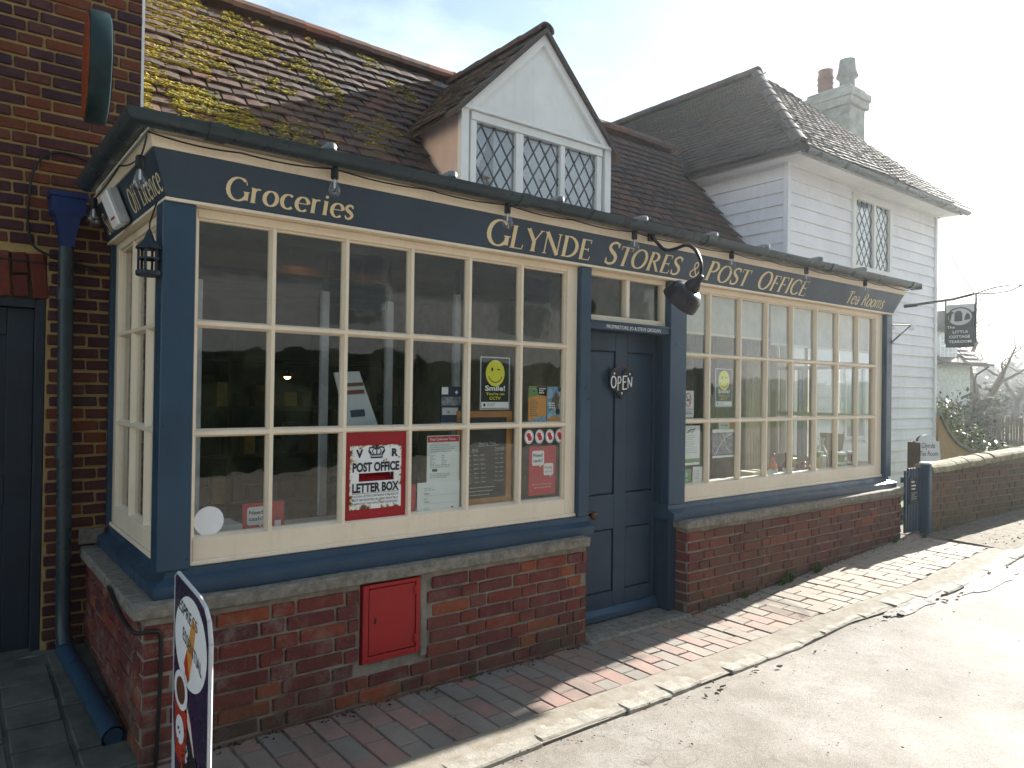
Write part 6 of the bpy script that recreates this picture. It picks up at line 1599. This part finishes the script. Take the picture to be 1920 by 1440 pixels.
# hanging sign
t = thing('hanging_sign', 'dark green hanging sign reading The Little Cottage Tearoom on an iron arm', 'sign', (9.93, .5, 2.4))
ibar = [(9.93, 1.18, 2.66), (9.93, .60, 2.70), (9.93, .36, 2.745)]
MB().tube(ibar, .016, 8).build('arm', 'iron', t); MB().tube([(9.93, 1.18, 2.66), (9.93, 1.02, 2.665)], .022, 8).build('arm_socket', 'iron', t)
for z_ in (.035, -.035): MB().tube([(9.93, .36, 2.745), (9.93, .15, 2.765+z_), (9.93, -.02, 2.78+z_), (9.93, -.14, 2.80)], .007, 6).build('scroll', 'iron', t)
MB().tube([(9.93, .36, 2.75), (9.93, .50, 3.0), (9.93, .62, 3.25)], .005, 6).build('stay', 'iron', t)
for y in (.68, .34): MB().tube([(9.93, y, 2.70 if y > .5 else 2.74), (9.93, y, 2.15)], .010, 6).build('hanger', 'iron', t)
ys0, ys1 = .672, .348
brd = BX('board', 'sign_green', t, 9.915, 9.945, ys1, ys0, 2.10, 2.63, b=.004)
BX('top_panel', 'grey_white', t, 9.911, 9.9145, ys1+.004, ys0-.004, 2.53, 2.628, b=0)
xo2 = 9.9110
def hp(name, matn, pts, k): MB().hull([(xo2-.0015*k, a, c) for a, c in pts], [(xo2-.0015*k+.001, a, c) for a, c in pts]).build(name, matn, brd)
oc = [(.51+.150*math.cos(R(a)), 2.475+.118*math.sin(R(a))) for a in range(0, 360, 12)]
hp('oval_frame', 'sign_green', [(a, c) for a, c in oc], 1); hp('oval_picture', 'grey_white', [(.51+(a-.51)*.88, 2.475+(c-2.475)*.88) for a, c in oc], 2)
hp('cottage_picture', 'sign_green', [(.57, 2.42), (.57, 2.52), (.545, 2.55), (.505, 2.55), (.48, 2.52), (.48, 2.42)], 3); hp('hat_picture', 'sign_green', [(.46, 2.43), (.39, 2.44), (.40, 2.50), (.43, 2.52), (.45, 2.49)], 3)
hp('palm_picture', 'grass_green', [(.63, 2.43), (.615, 2.43), (.60, 2.51), (.57, 2.53), (.61, 2.55), (.64, 2.52)], 3)
sans('lettering', 'The', 'white_print', brd, (9.9135, .655, 2.335), (0, -1, 0), ZD, .030, .09, .01); sans('lettering', 'LITTLE', 'white_print', brd, (9.9135, .59, 2.275), (0, -1, 0), ZD, .032, .17, .015)
sans('lettering', 'COTTAGE', 'white_print', brd, (9.9135, .63, 2.215), (0, -1, 0), ZD, .032, .235, .015); sans('lettering', 'TEAROOM', 'white_print', brd, (9.9135, .635, 2.155), (0, -1, 0), ZD, .032, .255, .015)

# ------------------------------------------------------------------ plants
def leafq(b, P, n_, s, rr, asp=.45):
    n_ = Vector(n_).normalized(); a = n_.orthogonal().normalized(); a.rotate(Matrix.Rotation(rr.uniform(0, 6.28), 3, n_)); c = n_.cross(a)
    k = len(b.v); b.v += [P-a*s, P-c*s*asp+n_*s*.12, P+a*s, P+c*s*asp+n_*s*.12]; b.f.append((k, k+1, k+2, k+3))
t = thing('evergreen_bush', 'rounded evergreen bush with shiny sunlit leaves beyond the ramped wall', 'bush', (12.9, 1.7, .2))
b = MB(); rr = random.Random(4)
_bx, _by = 13.6*math.sin(R(38.14)+math.atan((1790-960)/1377.2)), -3.2+13.6*math.cos(R(38.14)+math.atan((1790-960)/1377.2))
clumps = [(_bx+a_, _by+b__, c_, d__) for a_, b__, c_, d__ in ((-.3, .2, .9, .42), (.1, -.05, .75, .40), (.35, -.3, .6, .34), (-.1, .2, 1.2, .34), (-.5, .3, 1.25, .36), (.55, -.5, .5, .28), (0, 0, .45, .45), (-.45, 0, .6, .4))]
for (cx, cy, cz, r_) in clumps:
    for i in range(650):
        d_ = Vector((rr.gauss(0, 1), rr.gauss(0, 1), rr.gauss(0, 1))).normalized(); q = rr.uniform(.55, 1.08)*r_
        P = Vector((cx, cy, cz))+Vector((d_.x*q, d_.y*q, d_.z*q*.85)); nn = d_+Vector((rr.gauss(0, .7), rr.gauss(0, .7), rr.gauss(0, .7)))
        leafq(b, P, nn, rr.uniform(.025, .048), rr)
b.build('foliage', 'leaf_glossy', t, kind='stuff')
b = MB()
for k in range(6): b.tube([(_bx, _by, .15), (_bx+.15*math.cos(k), _by+.1*math.sin(k), .5), (_bx+.35*math.cos(k), _by+.25*math.sin(k), .9)], [.04, .03, .015], 6)
b.build('stem', 'bark', t, kind='stuff')
def weed(x, y, lb, s, n, grp='weeds at the foot of the right plinth', w_=.25):
    rr = random.Random(int(x*100)); b = MB(); z = g(x)
    for i in range(n):
        a = rr.uniform(0, 6.28); l = s*rr.uniform(.5, 1.1); out = rr.uniform(.2, 1.); P = Vector((x+rr.uniform(-.03, .03), y+rr.uniform(-.012, .012), z))
        d_ = Vector((math.cos(a)*out, math.sin(a)*out*.6-.15, 1)).normalized(); sd = d_.cross(Vector((0, 0, 1))).normalized()*l*w_*.5
        m_ = P+d_*l*.6; e_ = P+d_*l+Vector((d_.x, d_.y, -.6))*l*.25; k = len(b.v)
        b.v += [P-sd*.4, P+sd*.4, m_+sd, m_-sd, e_]; b.f += [(k, k+1, k+2, k+3), (k+3, k+2, k+4)]
    tag(b.build('weed', 'weed_green', None), lb, 'weed', grp)
weed(4.52, -.15, 'small grassy weed tuft, nearest to the door along the right plinth', .05, 26); weed(4.95, -.16, 'low leafy weed, second along the right plinth from the door', .06, 30); weed(5.05, -.165, 'tallest grassy weed tuft under the right window', .10, 36, w_=.14); weed(5.42, -.17, 'dark leafy weed with upright stem under the right window', .10, 26, w_=.3)
weed(6.75, -.16, 'small weed tuft near the far end of the shop plinth', .07, 22); weed(7.12, -.26, 'small pale weed growing in the paving before the gate', .06, 18); weed(2.17, -.14, 'tiny mossy weed at the foot of the left plinth', .03, 16)
weed(8.95, -.60, 'green sprig growing out over the garden wall', .12, 26)

# ------------------------------------------------------------------ trees, fence, far cottage, hills
def tree(x, y, z, h, lb, seed, r=.22, leaves=0, depth=5, spread=.75, lean=(0, 0)):
    rr = random.Random(seed); t = thing('bare_tree' if not leaves else 'leafy_tree', lb, 'tree', (x, y, z)); tr = MB(); br = MB(); tips = []
    def grow(P, d_, L, r_, lv):
        pts = [P]; rs = [r_]; q = P.copy(); dd = d_.copy(); n = 4
        for i in range(n):
            dd = (dd+Vector((rr.gauss(0, .13), rr.gauss(0, .13), rr.gauss(.02, .10)))).normalized(); q = q+dd*L/n; pts.append(q.copy()); rs.append(r_*(1-.5*(i+1)/n))
        (tr if lv == 0 else br).tube(pts, rs, 7 if lv < 2 else 4, caps=False)
        if lv >= depth: tips.append(q); return
        for k in range(rr.choice([2, 3, 3]) if lv < 3 else 3):
            j = rr.choice([2, 3, 4]) if k else 4; ax_ = Vector((rr.gauss(0, 1), rr.gauss(0, 1), rr.gauss(.35, .5))).normalized()
            nd = (dd*(1-spread*.55)+ax_*spread*.8).normalized(); grow(pts[j].copy(), nd, L*rr.uniform(.62, .82), rs[j]*.72, lv+1)
    grow(Vector((x, y, z)), Vector((lean[0], lean[1], 1)).normalized(), h*.32, r, 0)
    tr.build('trunk', 'bark', t, smooth=True); br.build('branches', 'bark', t, smooth=True, kind='stuff')
    if leaves:
        lf = MB()
        for i in range(leaves):
            P = rr.choice(tips)+Vector((rr.gauss(0, .3), rr.gauss(0, .3), rr.gauss(0, .25))); leafq(lf, P, (rr.gauss(0, 1), rr.gauss(0, 1), 1), rr.uniform(.06, .12), rr)
        lf.build('crown', 'leaf_dull', t, kind='stuff')
    return t
def at(u, depthm):   # ground position along a bearing from the doorstep view
    a = R(38.14)+math.atan((u-960)/1377.2); return (depthm*math.sin(a), -3.2+depthm*math.cos(a))
gz_ = lambda x: g(x)-.12
x, y = at(1848, 27); tree(x, y, 0, 6.4, 'bare tree with forked trunk beside the far cottage', 21, .26, depth=6, lean=(-.05, .05))
x, y = at(1905, 34); tree(x, y, 0, 5.5, 'leaning bare tree at the right edge of the view', 33, .20, depth=6, lean=(.3, .2))
x, y = at(1772, 46); tree(x, y, 0, 6.6, 'bare tree standing behind the far cottage roof', 9, .25, depth=5)
x, y = at(1862, 40); tree(x, y, -.4, 2.4, 'low dark leafy thicket beyond the fence', 5, .12, leaves=2600, depth=4, spread=.9)
x, y = at(1905, 48); tree(x, y, -.5, 3.2, 'bushy leafy tree behind the paling fence at the right', 6, .14, leaves=2600, depth=4, spread=.9)
x, y = at(1832, 23.5); tree(x, y, 0, 1.7, 'ivy covered shrub against the far cottage wall', 15, .1, leaves=900, depth=4, spread=.9)
# paling fence
t = thing('paling_fence', 'weathered wooden paling fence across the field beyond the garden', 'fence', (22, 2, .3))
fa, fb_ = Vector((*at(1815, 24), 0)), Vector((*at(1990, 20), 0)); L = (fb_-fa).length; d_ = (fb_-fa).normalized(); ang = math.atan2(d_.y, d_.x)
pm = MB().hull([(-.04, -.01, 0), (.04, -.01, 0), (.04, -.01, .80), (0, -.01, .86), (-.04, -.01, .80)], [(-.04, .01, 0), (.04, .01, 0), (.04, .01, .80), (0, .01, .86), (-.04, .01, .80)])
me = bpy.data.meshes.new('paling'); me.from_pydata([tuple(p) for p in pm.v], [], pm.f); me.materials.append(MAT['fence_wood']); rr = random.Random(2)
n = int(L/.13)
for i in range(n): piece('paling', me, t, fa+d_*(i*.13)+Vector((0, 0, .16+rr.uniform(-.02, .02))), (0, rr.uniform(-.02, .02), ang))
for z in (.36, .80): MB().box(0, L, .012, .05, z, z+.07).tf(Matrix.Translation(fa) @ Matrix.Rotation(ang, 4, 'Z')).build('rail', 'fence_wood', t)
# far cottage
t = thing('far_cottage', 'distant white cottage with tiled roof, dormer and black downpipe', 'house', (*at(1775, 25), .3))
fx, fy = at(1819, 24.5); Mf = Matrix.Translation((fx, fy, .1)) @ Matrix.Rotation(R(-12), 4, 'Z')     # its front right corner
MB().box(-9, 0, 0, 5, 0, 2.35).tf(Mf).build('wall', 'far_wall', t)
rs_ = MB().hull([(-9.2, -.35, 2.30), (.35, -.35, 2.30), (-.9, 2.5, 4.5), (-9.2, 2.5, 4.5)], [(-9.2, -.35, 2.24), (.35, -.35, 2.24), (-.9, 2.5, 4.42), (-9.2, 2.5, 4.42)])
rs_.hull([(.35, -.35, 2.30), (.35, 5.35, 2.30), (-.9, 2.5, 4.5)], [(.35, -.35, 2.24), (.35, 5.35, 2.24), (-.9, 2.5, 4.42)]); fr_ = rs_.tf(Mf).build('roof', 'roof_tile_dark', t)
Ls = math.hypot(2.85, 2.2); e1 = Mf.to_3x3() @ Vector((1, 0, 0)); e2 = Mf.to_3x3() @ Vector((0, 2.85/Ls, 2.2/Ls))
tiled(fr_, Mf @ Vector((-4, -.37, 2.29)), e1, e2, 4.35, Ls, lambda u, s: u < 4.35-s/Ls*1.25 and not (2.3 < u < 3.3 and s < 1.6), 'roof_tile_clay', 0, gauge=.2, pitchx=.2, seed=4)
MB().box(-9.25, .40, -.44, -.36, 2.24, 2.31).tf(Mf).build('gutter', 'iron', t); MB().tube([(.2, -.40, 2.24), (.08, -.12, 2.0), (.06, -.08, 1.8), (.06, -.08, 0)], .028, 8).tf(Mf).build('downpipe', 'iron', t)
MB().hull([(-1.65, -.10, 2.35), (-.75, -.10, 2.35), (-.75, -.10, 3.2), (-1.65, -.10, 3.2)], [(-1.65, 1.9, 2.35), (-.75, 1.9, 2.35), (-.75, 1.9, 3.2), (-1.65, 1.9, 3.2)]).tf(Mf).build('dormer', 'far_wall', t)
MB().hull([(-1.8, -.25, 3.15), (-.6, -.25, 3.15), (-1.2, -.25, 3.75)], [(-1.8, 2.2, 3.15), (-.6, 2.2, 3.15), (-1.2, 2.2, 3.75)]).tf(Mf).build('dormer_roof', 'roof_tile_clay', t)
fw_ = MB().box(-1.55, -.85, -.14, -.105, 2.42, 3.1).tf(Mf).build('window', 'white_print', t)
for i in range(4):
    for j in range(4): MB().box(-1.51+i*.163, -1.51+i*.163+.125, -.150, -.142, 2.46+j*.155, 2.46+j*.155+.13).tf(Mf).build('pane', 'leaded_glass', fw_)
# hills and far woods
def hill(name, cx, cy, rx_, ry_, h, matn, base=-.5):
    b = MB(); N = 40
    for i in range(N+1):
        for j in range(N+1):
            u, v_ = i/N*2-1, j/N*2-1; r_ = math.hypot(u, v_); e = max(0, math.cos(min(1, r_)*math.pi/2))**1.3
            b.v.append(Vector((cx+u*rx_, cy+v_*ry_, base+h*e*(1+.25*mn.noise(Vector((u*4, v_*4, cx)))))))
    for i in range(N):
        for j in range(N): b.f.append((i*(N+1)+j, (i+1)*(N+1)+j, (i+1)*(N+1)+j+1, i*(N+1)+j+1))
    b.build(name, matn, None, smooth=True, kind='structure', wloc=(0, 0, 0))
hill('hills', 190, 40, 110, 120, 6.6, 'hill_green'); hill('hills', 150, 130, 90, 110, 5.0, 'hill_green'); hill('hills', 140, -70, 90, 80, 4.6, 'hill_green')
b = MB(); rr = random.Random(77)
for i in range(260):
    u = rr.uniform(1740, 2050); dist = rr.uniform(70, 130); x, y = at(u, dist); r_ = rr.uniform(1.2, 3.0)
    for k in range(40):
        dv = Vector((rr.gauss(0, 1), rr.gauss(0, 1), rr.gauss(0, 1))).normalized()*r_*rr.uniform(.4, 1); leafq(b, Vector((x, y, r_*.75))+dv, (rr.gauss(0, 1), rr.gauss(0, 1), rr.gauss(0, 1)), rr.uniform(.25, .5), rr, .8)
b.build('far_wood', 'leaf_dull', None, kind='stuff')
# houses across the lane (seen reflected in the panes)
t = thing('opposite_house', 'long cream rendered house across the lane, seen only reflected in the panes', 'house', (4, -11, 0))
b = MB(); b.box(-9, 17, -15, -10.5, -.2, 5.2); ow = b.build('wall', 'cream_render', t)
MB().hull([(-9.3, -10.2, 5.1), (17.3, -10.2, 5.1), (17.3, -12.8, 7.3), (-9.3, -12.8, 7.3)], [(-9.3, -15.3, 5.1), (17.3, -15.3, 5.1), (17.3, -12.85, 7.3), (-9.3, -12.85, 7.3)]).build('roof', 'roof_tile_dark', t)
for x in (-6, -2, 2.2, 6.4, 10.8, 14.5):
    for z in (3.0, .8):
        w_ = BX('window', 'white_paint', t, x, x+1.1, -10.499, -10.46, z, z+1.3)
        for i in range(2):
            for j in range(2): BX('pane', 'leaded_glass', w_, x+.06+i*.51, x+.53+i*.51, -10.4595, -10.45, z+.06+j*.61, z+.61+j*.61, b=0)
b = MB(); b.box(-9, 17, -10.0, -9.4, -.1, 2.1)  # unseen hedge, added and sized to darken reflections in the lower panes
o = b.build('hedge', 'hedge_green', None); tag(o, 'dark hedge added before the opposite house to darken reflections in the lower panes', 'hedge')
subdivide_displace(o, (6, .5), .12, 1.5)

# ------------------------------------------------------------------ distance haze, its forward scatter also standing in for lens glare
hm = bpy.data.materials.new('haze'); hm.use_nodes = True; hn, hl_ = hm.node_tree.nodes, hm.node_tree.links; hn.clear()
ho = hn.new('ShaderNodeOutputMaterial'); pv_ = hn.new('ShaderNodeVolumePrincipled'); pv_.inputs['Color'].default_value = (.90, .95, 1, 1)
pv_.inputs['Density'].default_value = .0019; pv_.inputs['Anisotropy'].default_value = .82; hl_.new(pv_.outputs[0], ho.inputs['Volume'])
MAT['haze'] = hm
MB().box(-405, 905, -405, 1205, -1.2, 7.9).build('haze', 'haze', None, kind='stuff')
SC.cycles.volume_bounces = 0
